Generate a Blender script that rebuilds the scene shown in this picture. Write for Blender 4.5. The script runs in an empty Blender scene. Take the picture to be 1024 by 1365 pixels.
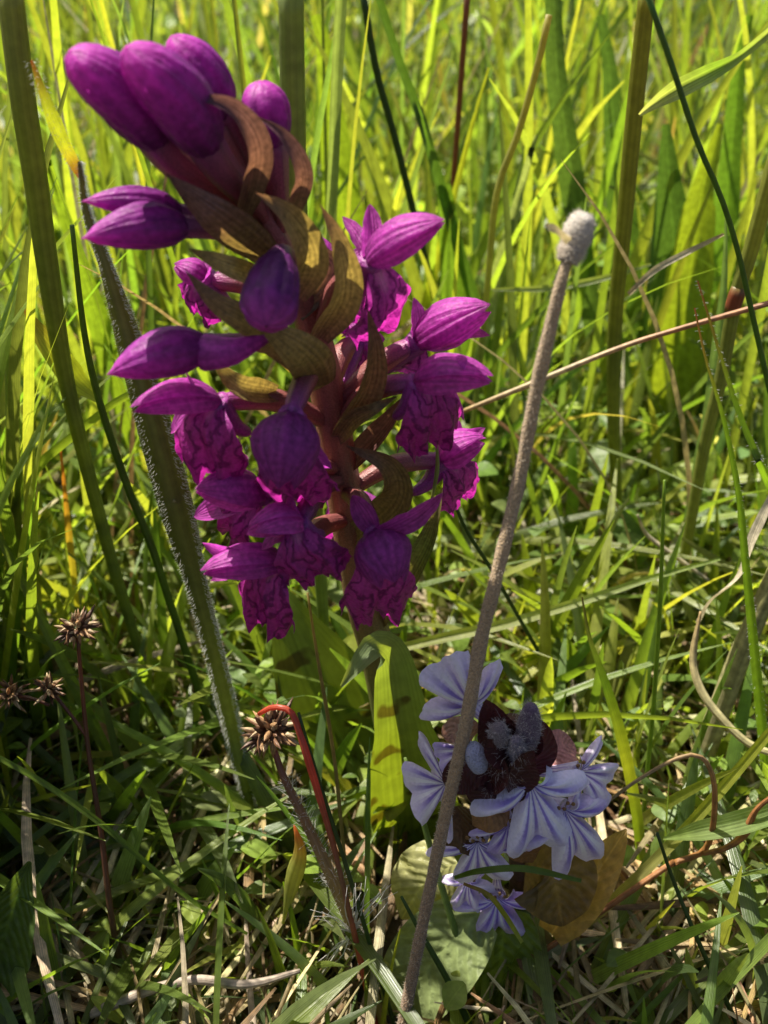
import bpy, math, random
import numpy as np
from mathutils import Vector
R = random.Random(7); NR = np.random.default_rng(11)
sc = bpy.context.scene
C = sc.collection

# ------------------------------------------------------------------ camera, sky, sun, exposure
CM = 0.01
CAMH = 20.0                       # cm above the ground
PITCH = math.radians(38)
FPX = 1533.0                      # focal length in photograph pixels (1024 x 1365)
cam_d = bpy.data.cameras.new('camera'); cam = bpy.data.objects.new('camera', cam_d); C.objects.link(cam)
cam.location = (0, 0, CAMH*CM); cam.rotation_euler = (math.pi/2-PITCH, 0, 0)
cam_d.sensor_fit = 'VERTICAL'; cam_d.sensor_height = 24; cam_d.lens = 24*FPX/1365
cam_d.clip_start = 0.01; cam_d.clip_end = 200
cam_d.dof.use_dof = True; cam_d.dof.focus_distance = 0.192; cam_d.dof.aperture_fstop = 14.5
sc.camera = cam

SUN_AZ, SUN_EL = math.radians(-47), math.radians(58)      # azimuth from +Y towards +X
w = bpy.data.worlds.new('World'); sc.world = w; w.use_nodes = True
nt = w.node_tree; bg = nt.nodes['Background']
sky = nt.nodes.new('ShaderNodeTexSky'); sky.sky_type = 'NISHITA'; sky.sun_disc = False; sky.dust_density = 4.0
sky.sun_elevation = SUN_EL; sky.sun_rotation = SUN_AZ
nt.links.new(sky.outputs[0], bg.inputs[0]); bg.inputs[1].default_value = 0.055
sun_d = bpy.data.lights.new('sun', 'SUN'); sun_d.energy = 5.0; sun_d.angle = math.radians(0.5); sun_d.color = (1, .93, .80)
sun = bpy.data.objects.new('sun', sun_d); C.objects.link(sun)
sdir = Vector((math.sin(SUN_AZ)*math.cos(SUN_EL), math.cos(SUN_AZ)*math.cos(SUN_EL), math.sin(SUN_EL)))
sun.rotation_euler = sdir.to_track_quat('Z', 'Y').to_euler(); sun.location = sdir*3
sc.view_settings.view_transform = 'Standard'; sc.view_settings.look = 'None'
sc.view_settings.exposure = 1.3; sc.view_settings.gamma = 1
sc.render.engine = 'CYCLES'
sc.cycles.use_denoising = True
sc.cycles.max_bounces = 8; sc.cycles.transmission_bounces = 6; sc.cycles.diffuse_bounces = 5
sc.cycles.sample_clamp_indirect = 6

# ------------------------------------------------------------------ placing helpers (all in cm)
FWD = np.array([0, math.cos(PITCH), -math.sin(PITCH)]); UP = np.array([0, math.sin(PITCH), math.cos(PITCH)])
CAMP = np.array([0, 0, CAMH])
def ray(px, py): return FWD + np.array([1., 0, 0])*(px-512)/FPX - UP*(py-682.5)/FPX
def W(px, py, Y):                                  # the point of a vertical plane y = Y seen at a pixel
    r = ray(px, py); return CAMP + r*(Y/r[1])
def G(px, py, z=0.0):                              # the point of the ground seen at a pixel
    r = ray(px, py); return CAMP + r*((z-CAMH)/r[2])
def dep(p): return float(np.dot(np.asarray(p)-CAMP, FWD))
def pxw(p, wpx): return wpx*dep(p)/FPX             # pixels to cm at that distance
def proj(P):                                       # array (...,3) -> px, py, depth
    d = P-CAMP; z = d@FWD; z = np.where(np.abs(z) < 1e-3, 1e-3, z)
    return 512+FPX*d[..., 0]/z, 682.5-FPX*(d@UP)/z, z
def nrm(v):
    v = np.asarray(v, float); n = np.linalg.norm(v); return v/n if n > 1e-9 else v
def spline(pts, n):
    pts = np.asarray(pts, float)
    if len(pts) == 2:
        t = np.linspace(0, 1, n)[:, None]; return pts[0]*(1-t)+pts[1]*t
    k = np.vstack([2*pts[0]-pts[1], pts, 2*pts[-1]-pts[-2]])
    seg = np.linalg.norm(np.diff(pts[:, :3], axis=0), axis=1); s = np.concatenate([[0], np.cumsum(seg)]); s /= s[-1]
    out = []
    for t in np.linspace(0, 1, n):
        i = min(max(np.searchsorted(s, t, side='right')-1, 0), len(pts)-2)
        u = (t-s[i])/max(s[i+1]-s[i], 1e-9); a, b, c, d = k[i:i+4]
        out.append(.5*((2*b)+(c-a)*u+(2*a-5*b+4*c-d)*u*u+(3*b-a-3*c+d)*u**3))
    return np.array(out)
def ground_z(x, y):                                # gentle unevenness
    return .35*np.sin(x*.31+1)*np.cos(y*.27)+.2*np.sin(x*.83+y*.61)-.35

# ------------------------------------------------------------------ mesh helpers
class MB:
    def __init__(s): s.v = []; s.f = []; s.uv = []; s.c = []; s.n = 0
    def add(s, v, f, uv, c):
        v = np.asarray(v, float).reshape(-1, 3); n = len(v)
        s.v.append(v); s.uv.append(np.asarray(uv, float).reshape(-1, 2))
        c = np.asarray(c, float); s.c.append(np.tile(c, (n, 1)) if c.ndim == 1 else c.reshape(-1, 3))
        s.f.append(np.asarray(f, int)+s.n); s.n += n
    def grid(s, P, uv, c):                          # P (a,b,3)
        a, b = P.shape[:2]
        i = np.arange(a-1)[:, None]*b+np.arange(b-1)[None]
        f = np.stack([i, i+1, i+b+1, i+b], -1).reshape(-1, 4)
        if np.asarray(c).ndim == 2: c = np.repeat(np.asarray(c)[:, None, :], b, 1)
        s.add(P, f, uv, c); return s
def mesh_of(name, v, f, uv, c, origin=(0, 0, 0), smooth=True):
    m = bpy.data.meshes.new(name); v = (np.asarray(v)-np.asarray(origin))*CM; f = np.asarray(f)
    nv, nf, k = len(v), len(f), f.shape[1]
    m.vertices.add(nv); m.vertices.foreach_set('co', v.astype(np.float32).ravel())
    m.loops.add(nf*k); m.loops.foreach_set('vertex_index', f.astype(np.int32).ravel())
    m.polygons.add(nf); m.polygons.foreach_set('loop_start', np.arange(0, nf*k, k, dtype=np.int32))
    m.polygons.foreach_set('use_smooth', np.full(nf, smooth))
    u = m.uv_layers.new(name='UVMap'); u.data.foreach_set('uv', np.asarray(uv)[f.ravel()].astype(np.float32).ravel())
    ca = m.color_attributes.new('Col', 'FLOAT_COLOR', 'POINT')
    ca.data.foreach_set('color', np.hstack([c, np.ones((nv, 1))]).astype(np.float32).ravel())
    m.update(calc_edges=True); m.validate()
    return m
def obj(name, mb, mat, parent=None, origin=None, kind=None):
    o_ = (0, 0, 0) if origin is None else origin
    if parent is not None and origin is None:
        p = parent
        while p.parent: p = p.parent
        o_ = np.array(p.location)/CM
    m = mesh_of(name, np.vstack(mb.v), np.vstack(mb.f), np.vstack(mb.uv), np.vstack(mb.c), o_)
    m.materials.append(mat)
    o = bpy.data.objects.new(name, m); C.objects.link(o)
    if parent is not None: o.parent = parent
    else: o.location = Vector(np.asarray(o_)*CM)
    if kind: o['kind'] = kind
    return o
def tag(o, label, cat, group=None):
    o['label'] = label; o['category'] = cat
    if group: o['group'] = group
    return o
def thing(name, label, cat, base, group=None):
    o = bpy.data.objects.new(name, None); C.objects.link(o); o.location = Vector(np.asarray(base)*CM)
    o.empty_display_size = .01; return tag(o, label, cat, group)

def frames(P, normal=None, roll=0.0):
    T = np.gradient(P, axis=0); T /= np.maximum(np.linalg.norm(T, axis=1, keepdims=True), 1e-9)
    N = (CAMP-P) if normal is None else np.tile(np.asarray(normal, float), (len(P), 1))
    N = N-T*(N*T).sum(1, keepdims=True); N /= np.maximum(np.linalg.norm(N, axis=1, keepdims=True), 1e-9)
    S = np.cross(T, N)
    r = np.broadcast_to(np.radians(roll), (len(P),))[:, None]
    return T, N*np.cos(r)+S*np.sin(r), S*np.cos(r)-N*np.sin(r)
def lerp_list(vals, n): return np.interp(np.linspace(0, 1, n), np.linspace(0, 1, len(vals)), vals)
def col_list(cols, n):
    cols = np.asarray(cols, float)
    if cols.ndim == 1: return np.tile(cols, (n, 1))
    return np.stack([lerp_list(cols[:, i], n) for i in range(3)], 1)
def ribbon(mb, P, width, col, fold=.15, cup=0., normal=None, roll=0., nx=5, wave=0., ph=0., twist=0.):
    n = len(P); width = np.broadcast_to(width, (n,)) if np.ndim(width) == 0 else np.asarray(width)
    T, N, S = frames(P, normal, roll+np.linspace(0, twist, n))
    u = np.linspace(-1, 1, nx); h = (width/2)[:, None, None]
    t = np.linspace(0, 1, n)
    lift = fold*np.abs(u)+cup*u*u
    wv = wave*np.sin(t*19+ph)[:, None]*(u**2)[None]+wave*.7*np.sin(t*31+ph*2)[:, None]*(u*np.abs(u))[None]
    Q = P[:, None]+S[:, None]*(u[None, :, None]*h)+N[:, None]*(h*(lift[None]+wv)[..., None])
    uv = np.stack(np.broadcast_arrays((u*.5+.5)[None], t[:, None]), -1)
    mb.grid(Q, uv, col_list(col, n)); return mb
def tube(mb, P, rad, col, ns=8, flat=1., normal=None, cap=True, rib=0.):
    n = len(P); rad = np.broadcast_to(rad, (n,)) if np.ndim(rad) == 0 else np.asarray(rad)
    T, N, S = frames(P, normal)
    a = np.linspace(0, 2*math.pi, ns+1); k = 1+rib*np.cos(a*6)
    Q = P[:, None]+(S[:, None]*(np.cos(a)*k)[None, :, None]+N[:, None]*(np.sin(a)*k*flat)[None, :, None])*rad[:, None, None]
    uv = np.stack(np.broadcast_arrays((a/2/math.pi)[None], np.linspace(0, 1, n)[:, None]), -1)
    cc = col_list(col, n)
    if cap:
        Q = np.concatenate([np.tile(P[:1, None], (1, ns+1, 1)), Q, np.tile(P[-1:, None], (1, ns+1, 1))])
        uv = np.concatenate([uv[:1], uv, uv[-1:]]); cc = np.vstack([cc[:1], cc, cc[-1:]])
    mb.grid(Q, uv, cc); return mb
def to_ground(P, far=.5):                           # run a traced path on until it enters the ground
    P = list(P)
    d = nrm(np.asarray(P[-1])-np.asarray(P[-2])); d[2] = min(d[2], -.55); d = nrm(d)
    p = np.asarray(P[-1], float); k = 0
    while p[2] > ground_z(p[0], p[1])-far and k < 200: p = p+d*.35; k += 1
    if k: P.append(p)
    return np.array(P)
def hairs(mb, P, rad, n, length, col, lw=.006, back=0., around=(0, 2*math.pi), side=None, jitter=.5):
    T, N, S = frames(P); m = len(P)
    i = NR.integers(0, m-1, n); u = NR.random(n)[:, None]
    p = P[i]*(1-u)+P[np.minimum(i+1, m-1)]*u
    a = NR.uniform(*around, n)[:, None]
    d = S[i]*np.cos(a)+N[i]*np.sin(a)
    r = (np.broadcast_to(rad, (m,))[i])[:, None] if np.ndim(rad) else rad
    p = p+d*r*.9
    dd = d+T[i]*back+NR.normal(0, jitter, (n, 3)); dd /= np.linalg.norm(dd, axis=1, keepdims=True)
    L = (length*NR.uniform(.4, 1.1, n))[:, None]; e = p+dd*L
    s = np.cross(dd, CAMP-p); s /= np.maximum(np.linalg.norm(s, axis=1, keepdims=True), 1e-9)
    V = np.stack([p-s*lw, p+s*lw, e+s*lw*.3, e-s*lw*.3], 1).reshape(-1, 3)
    mb.add(V, np.arange(n*4).reshape(-1, 4), np.tile([[0, 0], [1, 0], [1, 1], [0, 1]], (n, 1)), col); return mb

# ------------------------------------------------------------------ materials
def new_mat(name):
    m = bpy.data.materials.new(name); m.use_nodes = True; t = m.node_tree; t.nodes.clear()
    out = t.nodes.new('ShaderNodeOutputMaterial'); return m, t, out
class NB:
    def __init__(s, t): s.t = t
    def n(s, ty, **kw):
        nd = s.t.nodes.new('ShaderNode'+ty)
        for k, v in kw.items():
            if k.startswith('i_'):
                key = k[2:]; key = int(key) if key.isdigit() else key.replace('_', ' ')
                if isinstance(v, bpy.types.NodeSocket): s.t.links.new(v, nd.inputs[key])
                else: nd.inputs[key].default_value = v
            else: setattr(nd, k, v)
        return nd
    def math(s, op, a, b=0., c=None):
        nd = s.n('Math', operation=op)
        for i, x in enumerate((a, b) if c is None else (a, b, c)):
            if isinstance(x, bpy.types.NodeSocket): s.t.links.new(x, nd.inputs[i])
            else: nd.inputs[i].default_value = x
        return nd.outputs[0]
    def mul(s, a, b, fac=1., op='MULTIPLY'):
        nd = s.n('MixRGB', blend_type=op)
        for i, x in enumerate((fac, a, b)):
            if isinstance(x, bpy.types.NodeSocket): s.t.links.new(x, nd.inputs[i])
            else: nd.inputs[i].default_value = x if i == 0 else (*x, 1)
        return nd.outputs[0]
    def ramp(s, fac, stops):
        nd = s.n('ValToRGB'); e = nd.color_ramp.elements
        while len(e) < len(stops): e.new(.5)
        for el, (p, c) in zip(e, stops): el.position = p; el.color = (*c, 1) if len(c) == 3 else c
        s.t.links.new(fac, nd.inputs[0]); return nd.outputs[0]
def foliage(name, trans=.5, tgain=(2.0, 1.9, .7), rough=.4, spec=.4, stripes=10, stripe_amt=.25, bump=.15, noise=30., namt=.5,
            spots=None, midrib=0., veinf=60., pattern=None, sheen=0.):
    m, t, out = new_mat(name); b = NB(t)
    col = b.n('VertexColor', layer_name='Col').outputs[0]
    uv = b.n('UVMap').outputs[0]; sep = b.n('SeparateXYZ', i_0=uv); U, V = sep.outputs[0], sep.outputs[1]
    tc = b.n('TexCoord').outputs['Object']
    nz = b.n('TexNoise', i_Vector=tc, i_Scale=noise*100/4, i_Detail=4.).outputs[0]
    col = b.mul(col, b.ramp(nz, [(.25, (1-namt,)*3), (.75, (1+namt*.6,)*3)]))
    h = None
    if stripes:
        mp = b.n('Mapping', i_Vector=uv, i_Scale=(stripes, .8, 1))
        sn = b.n('TexNoise', i_Vector=mp.outputs[0], i_Scale=1.6, i_Detail=2.).outputs[0]
        st = b.math('SINE', b.math('MULTIPLY', U, stripes*6.283)); st = b.math('MULTIPLY_ADD', st, .07, b.math('MULTIPLY', sn, 1.))
        col = b.mul(col, b.ramp(st, [(.3, (1-stripe_amt,)*3), (.7, (1+stripe_amt*.7,)*3)])); h = st
    if midrib:
        au = b.math('ABSOLUTE', b.math('SUBTRACT', U, .5))
        col = b.mul(col, b.ramp(au, [(0, (1+midrib,)*3), (.05, (1, 1, 1))]))
        # side veins running out from the midrib
        sv = b.math('SINE', b.math('MULTIPLY', b.math('ADD', b.math('SUBTRACT', V, b.math('MULTIPLY', au, .55)), b.math('MULTIPLY', nz, .05)), veinf))
        col = b.mul(col, b.ramp(sv, [(.75, (1, 1, 1)), (1., (1+midrib*.22,)*3)]))
        cr = b.n('TexNoise', i_Vector=tc, i_Scale=260., i_Detail=2.).outputs[0]
        h = b.math('ADD', b.math('MULTIPLY', sv, .25), b.math('MULTIPLY', cr, 2.2))
    if spots:
        vo = b.n('TexNoise', i_Vector=tc, i_Scale=spots[0]*100, i_Detail=1.).outputs[0]
        col = b.mul(col, spots[2], b.ramp(vo, [(spots[1], (0, 0, 0)), (spots[1]+.05, (1, 1, 1))]), 'MULTIPLY')
    if pattern: col = pattern(b, col, U, V, tc, nz)
    pr = b.n('BsdfPrincipled', i_Base_Color=col, i_Roughness=rough)
    pr.inputs['Specular IOR Level'].default_value = spec
    if sheen: pr.inputs['Sheen Weight'].default_value = sheen; pr.inputs['Sheen Roughness'].default_value = .4
    tcol = b.mul(col, tgain)
    tr = b.n('BsdfTranslucent', i_Color=tcol)
    hh = nz if h is None else b.math('ADD', h, b.math('MULTIPLY', nz, .6))
    bp = b.n('Bump', i_Strength=bump*2.5, i_Distance=.0003, i_Height=hh)
    t.links.new(bp.outputs[0], pr.inputs['Normal'])
    mx = b.n('MixShader', i_0=trans); t.links.new(pr.outputs[0], mx.inputs[1]); t.links.new(tr.outputs[0], mx.inputs[2])
    t.links.new(mx.outputs[0], out.inputs[0]); return m
def pat_lip(b, col, U, V, tc, nz):
    # pale throat, then dark broken loops and lines across the lip
    wv = b.n('TexNoise', i_Vector=tc, i_Scale=330., i_Detail=4.).outputs[0]
    au = b.math('ABSOLUTE', b.math('SUBTRACT', U, .5))
    r = b.math('ADD', b.math('MULTIPLY', au, 9.), b.math('ADD', b.math('MULTIPLY', V, 5.), b.math('MULTIPLY', wv, 7.)))
    s = b.math('SINE', b.math('MULTIPLY', r, 3.1))
    lines = b.ramp(s, [(.1, (0, 0, 0)), (.95, (1, 1, 1))])
    col = b.mul(col, (.42, .28, .44), lines, 'MULTIPLY')
    pale = b.ramp(b.math('ADD', V, b.math('MULTIPLY', au, .7)), [(.10, (1, 1, 1)), (.30, (0, 0, 0))])
    return b.mul(col, (.62, .28, .52), b.math('MULTIPLY', pale, .75), 'MIX')
def pat_bugle(b, col, U, V, tc, nz):
    # white streaks edged violet that run from the throat out over the lobes
    s = b.math('SINE', b.math('ADD', b.math('MULTIPLY', U, 69.), b.math('MULTIPLY', nz, .8)))
    fade = b.ramp(V, [(.55, (1, 1, 1)), (.92, (.15, .15, .15))])
    white = b.math('MULTIPLY', b.ramp(s, [(.55, (0, 0, 0)), (.75, (1, 1, 1))]), fade)
    dark = b.math('MULTIPLY', b.ramp(b.math('MULTIPLY', s, -1.), [(.2, (0, 0, 0)), (.85, (1, 1, 1))]), fade)
    col = b.mul(col, (.38, .30, .66), b.math('MULTIPLY', dark, 1.), 'MULTIPLY')
    return b.mul(col, (.86, .84, .90), b.math('MULTIPLY', white, .85), 'MIX')
M = {}
M['grass'] = foliage('grass_blade_green', .52, (2.25, 2.25, .65), .32, .55, 7, .22, .2, 20, .25)
M['stem'] = foliage('grass_stem_green', .42, (2.2, 2.0, .7), .36, .5, 9, .18, .15, 20, .25)
M['herb'] = foliage('herb_leaf', .45, (2.2, 2.0, .7), .45, .3, 0, 0, .3, 25, .25, midrib=.25, veinf=14.)
M['leaf'] = foliage('broad_leaf', .45, (2.2, 2.0, .7), .42, .35, 0, 0, .5, 25, .35, midrib=.45)
M['orchid_leaf'] = foliage('spotted_orchid_leaf', .42, (2.4, 2.2, .4), .45, .3, 12, .15, .2, 16, .2, spots=(1.6, .62, (.45, .30, .35)))
M['straw'] = foliage('dry_straw', .25, (1.5, 1.4, 1.1), .5, .4, 6, .35, .3, 25, .5)
M['petal'] = foliage('purple_petal', .46, (2.6, 2.2, 2.5), .48, .3, 7, .26, .5, 50, .4)
M['lip'] = foliage('purple_lip_with_loops', .42, (2.1, 1.6, 1.9), .45, .3, 9, .15, .5, 70, .3, pattern=pat_lip)
M['bud'] = foliage('purple_bud', .36, (2.5, 1.8, 2.1), .48, .3, 7, .22, .5, 40, .4)
M['bract'] = foliage('olive_bract', .34, (1.9, 1.8, .9), .38, .5, 7, .3, .35, 55, .5)
M['ovary'] = foliage('red_brown_ovary', .22, (2.2, 1.5, 1.2), .36, .55, 6, .3, .4, 140, .35)
M['bugle'] = foliage('lilac_bugle_petal', .30, (1.25, 1.2, 1.25), .5, .3, 0, 0, .3, 60, .15, pattern=pat_bugle)
M['maroon'] = foliage('maroon_bract', .22, (2, 1.4, 1.2), .5, .35, 0, 0, .3, 60, .4, midrib=.06)
M['hair'] = foliage('pale_hair', .45, (1.1, 1.1, 1.1), .5, .4, 0, 0, 0, 10, .05)
M['fuzz'] = foliage('felted_stalk', .15, (1.2, 1.2, 1.2), .85, .15, 0, 0, 1., 130, .5, sheen=.3)
M['rush'] = foliage('rush_spikelet', .25, (1.7, 1.4, 1.1), .45, .4, 4, .3, .3, 60, .5)
def soil_mat():
    m, t, out = new_mat('soil'); b = NB(t); tc = b.n('TexCoord').outputs['Object']
    n1 = b.n('TexNoise', i_Vector=tc, i_Scale=180., i_Detail=6.).outputs[0]; n2 = b.n('TexNoise', i_Vector=tc, i_Scale=30., i_Detail=4.).outputs[0]
    c = b.mul(b.ramp(n1, [(.3, (.018, .013, .008)), (.55, (.05, .036, .02)), (.8, (.11, .085, .045))]), b.ramp(n2, [(.3, (.6, .65, .5)), (.7, (1.2, 1.1, .9))]))
    pr = b.n('BsdfPrincipled', i_Base_Color=c, i_Roughness=.9)
    bp = b.n('Bump', i_Strength=.8, i_Distance=.003, i_Height=n1); t.links.new(bp.outputs[0], pr.inputs['Normal'])
    t.links.new(pr.outputs[0], out.inputs[0]); return m
M['soil'] = soil_mat()

# ------------------------------------------------------------------ ground
def ground():
    xs = np.concatenate([np.array([-20000, -4000, -800, -250]), np.linspace(-120, 120, 161), np.array([250, 800, 4000, 20000.])])
    ys = np.concatenate([np.array([-20000, -4000, -600, -120]), np.linspace(-40, 200, 161), np.array([300, 800, 4000, 20000.])])
    X, Y = np.meshgrid(xs, ys)
    Z = np.where((np.abs(X) < 130) & (Y < 210) & (Y > -50), ground_z(X, Y)+.12*np.sin(X*2.1+np.sin(Y*1.7)*2)*np.sin(Y*1.9), -.35)
    mb = MB().grid(np.stack([X, Y, Z], -1), np.stack([X, Y], -1), np.tile([.05, .04, .02], (len(ys), 1)))
    o = obj('ground', mb, M['soil']); o['kind'] = 'structure'; return o
ground()

# ------------------------------------------------------------------ vectorised sward
GREENS = np.array([(.10, .155, .030), (.14, .20, .035), (.18, .23, .045), (.085, .125, .045), (.22, .25, .05), (.13, .18, .065)])
STRAW = np.array([(.42, .34, .17), (.34, .25, .11), (.50, .43, .26), (.26, .16, .07)])
def blade_arrays(base, h, lean_az, lean, curve, width, face, K=8, fold=.25, tipw=.05):
    N = len(base); t = np.linspace(0, 1, K+1)[None, :, None]
    d = np.stack([np.cos(lean_az), np.sin(lean_az), np.zeros(N)], -1)[:, None]
    hor = (lean[:, None, None]*t+curve[:, None, None]*t**2.4)*h[:, None, None]
    ver = h[:, None, None]*(t-.42*np.abs(curve)[:, None, None]*t**2.6-.12*np.abs(lean)[:, None, None]*t)
    P = base[:, None]+d*hor; P[..., 2] += ver[..., 0]
    T = np.gradient(P, axis=1); T /= np.maximum(np.linalg.norm(T, axis=2, keepdims=True), 1e-9)
    s0 = np.stack([np.cos(face), np.sin(face), np.zeros(N)], -1)[:, None]
    S = s0-T*(s0*T).sum(2, keepdims=True); S /= np.maximum(np.linalg.norm(S, axis=2, keepdims=True), 1e-9)
    Nn = np.cross(T, S); tt = t[..., 0]
    prof = (.55+.9*tt-.45*tt**2)*np.clip((1-tt)**.55, tipw, 1)
    hw = (width[:, None]/2*prof)[..., None]
    Q = np.stack([P-S*hw+Nn*hw*fold, P, P+S*hw+Nn*hw*fold], 2)
    return Q
def sward_mesh(name, Q, cols_base, cols_tip, mat, label=None, cat=None, kind='stuff'):
    N, K1 = Q.shape[:2]
    idx = np.arange(K1*3).reshape(K1, 3)
    f = np.concatenate([np.stack([idx[:-1, j], idx[:-1, j+1], idx[1:, j+1], idx[1:, j]], -1) for j in (0, 1)]).reshape(-1, 4)
    F = (f[None]+(np.arange(N)*K1*3)[:, None, None]).reshape(-1, 4)
    t = np.linspace(0, 1, K1); uv = np.stack(np.broadcast_arrays(np.array([0, .5, 1.])[None], t[:, None]), -1)
    UVs = np.broadcast_to(uv[None], (N, K1, 3, 2)).reshape(-1, 2)
    k = np.clip(t*1.6, 0, 1)[None, :, None, None]
    cc = np.broadcast_to(cols_base[:, None, None]*(1-k)+cols_tip[:, None, None]*k, (N, K1, 3, 3)).reshape(-1, 3)
    m = mesh_of(name, Q.reshape(-1, 3), F, UVs, cc); m.materials.append(mat)
    o = bpy.data.objects.new(name, m); C.objects.link(o); o['kind'] = kind
    if label: tag(o, label, cat)
    return o
ORCH = (100, 40, 665, 850, 17.6); BUG = (535, 870, 830, 1270, 15.0); STK = (520, 280, 800, 1365, 13.5)
AIM = [W(290, 150, 15.5), W(200, 290, 14.3), W(370, 420, 14.5), W(250, 540, 14), W(560, 400, 15), W(590, 500, 15), W(400, 650, 14), W(330, 750, 13.5), W(510, 760, 13.5), W(600, 620, 15.8), W(680, 1000, 12.4), W(760, 1080, 12.2), W(650, 1120, 12), W(770, 310, 13.9), W(530, 920, 14.3)]
def lit_mask(P):                                     # grass that would stand between the sun and the flowers is thin
    L = np.array(sdir); bad = np.zeros(len(P), bool)
    for a in AIM:
        d = P-a; s_ = d@L; q = np.linalg.norm(d-s_[..., None]*L, axis=-1)
        bad |= ((q < 1.5) & (s_ > .8)).any(1)
    return bad & (NR.random(len(P)) < .85)
def keep_mask(Q, extra=()):
    P = Q[:, :, 1]; px, py, z = proj(P); y = P[..., 1]
    bad = (np.linalg.norm(P-CAMP, axis=-1) < 9.5).any(1)
    for (x0, y0, x1, y1, Ym) in (ORCH, BUG)+tuple(extra):
        bad |= ((px > x0) & (px < x1) & (py > y0) & (py < y1) & (y < Ym) & (P[..., 2] > 1.0)).any(1)
    # the tall right-hand stalk and its surroundings stay open in front
    sx = np.interp(py, [300, 560, 860, 1365], [770, 710, 636, 537])
    bad |= ((np.abs(px-sx) < 34) & (y < 15.8) & (py > 260)).any(1)
    bad |= lit_mask(P)
    return ~bad
def scatter(n, y0, y1, bias=1.0, half=lambda y: 5+.42*y):
    y = y0+(y1-y0)*NR.random(n)**bias
    x = (NR.random(n)*2-1)*half(y)
    return np.stack([x, y, ground_z(x, y)-.3], -1)
def clump(base, amt):                                # uneven density
    f = np.sin(base[:, 0]*.55+1.3)*np.cos(base[:, 1]*.47)+.6*np.sin(base[:, 0]*1.3+base[:, 1]*.9)
    return base[NR.random(len(base)) < 1-amt*(f < -.1)]
def pick_cols(n, pal, var=.18):
    c = pal[NR.integers(0, len(pal), n)]; return c*np.exp(NR.normal(0, var, (n, 1)))*np.exp(NR.normal(0, .06, (n, 3)))
def grass_layer(name, n, y0, y1, hr, wr, lean, curve, pal, mat, label, hfun=None, K=8, bias=1., amt=.5, straw_base=.5, cat='grass', dead=.0, front=.7):
    b = clump(scatter(n, y0, y1, bias), amt); b = b[NR.random(len(b)) < np.interp(b[:, 1], [8, 12, 16, 18], [front, front, (1+front)/2, 1])]; n = len(b)
    h = NR.uniform(*hr, n)
    if hfun is not None: h = h*hfun(b[:, 0], b[:, 1])
    Q = blade_arrays(b, h, NR.uniform(0, 6.283, n), np.abs(NR.normal(0, lean, n)), np.abs(NR.normal(0, curve, n)), NR.uniform(*wr, n), NR.normal(0, .9, n), K)
    k = keep_mask(Q); Q = Q[k]; n = len(Q)
    ct = pick_cols(n, pal)
    if dead: 
        q = NR.random(n) < dead; ct[q] = pick_cols(int(q.sum()), STRAW)
    cb = ct*(1-straw_base)+np.array([.30, .27, .12])*straw_base*.6+ct*straw_base*.3
    return sward_mesh(name, Q, cb, ct, mat, label, cat)
def h_near(x, y):                                    # short in front, taller behind
    return np.interp(y, [7, 12, 16, 22, 30, 120], [.35, .40, .42, .55, .85, 1.15])
grass_layer('fine_grass', 7000, 7, 75, (2.5, 8), (.06, .16), .35, .45, GREENS[[0, 3, 5, 1]], M['grass'], 'thin dark green grass blades filling the meadow floor', h_near, K=7)
grass_layer('meadow_grass', 4600, 15, 110, (5, 15), (.16, .46), .2, .28, GREENS, M['grass'], 'mass of light green grass blades filling the meadow behind', h_near, K=9, dead=.05)
grass_layer('short_grass', 6500, 6, 60, (1.0, 3.4), (.12, .32), .5, .6, GREENS[[1, 2, 0, 4]], M['grass'], 'short light green grass tufts low over the soil', None, K=6, amt=.35)
grass_layer('broad_grass', 2600, 14, 46, (2.5, 7), (.28, .60), .45, .5, GREENS[[1, 2, 4, 2, 0]], M['grass'], 'broad low light green grass blades in the sun', None, K=8, amt=.4)
grass_layer('shade_grass', 560, 7, 15, (2.0, 5.5), (.3, .62), .6, .8, GREENS[[0, 3, 1, 5]], M['grass'], 'dark green grass blades leaning low over the straw', None, K=9, amt=.2, front=1.)
def side_tuft():                                     # taller sward left of the clearing, added out of view to shade the lower left
    n = 1300; x = NR.uniform(-20, -7.4, n); y = NR.uniform(10.5, 19, n); b = np.stack([x, y, ground_z(x, y)-.3], -1)
    Q = blade_arrays(b, NR.uniform(8, 17, n), NR.uniform(0, 6.283, n), np.abs(NR.normal(0, .12, n)), np.abs(NR.normal(0, .2, n)), NR.uniform(.2, .5, n), NR.normal(0, .9, n), 8)
    Q = Q[keep_mask(Q)]; c = pick_cols(len(Q), GREENS); sward_mesh('shading_grass', Q, c*.8, c, M['grass'], 'tall green grass added unseen beside the clearing to cast shade', 'grass')
side_tuft()
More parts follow.
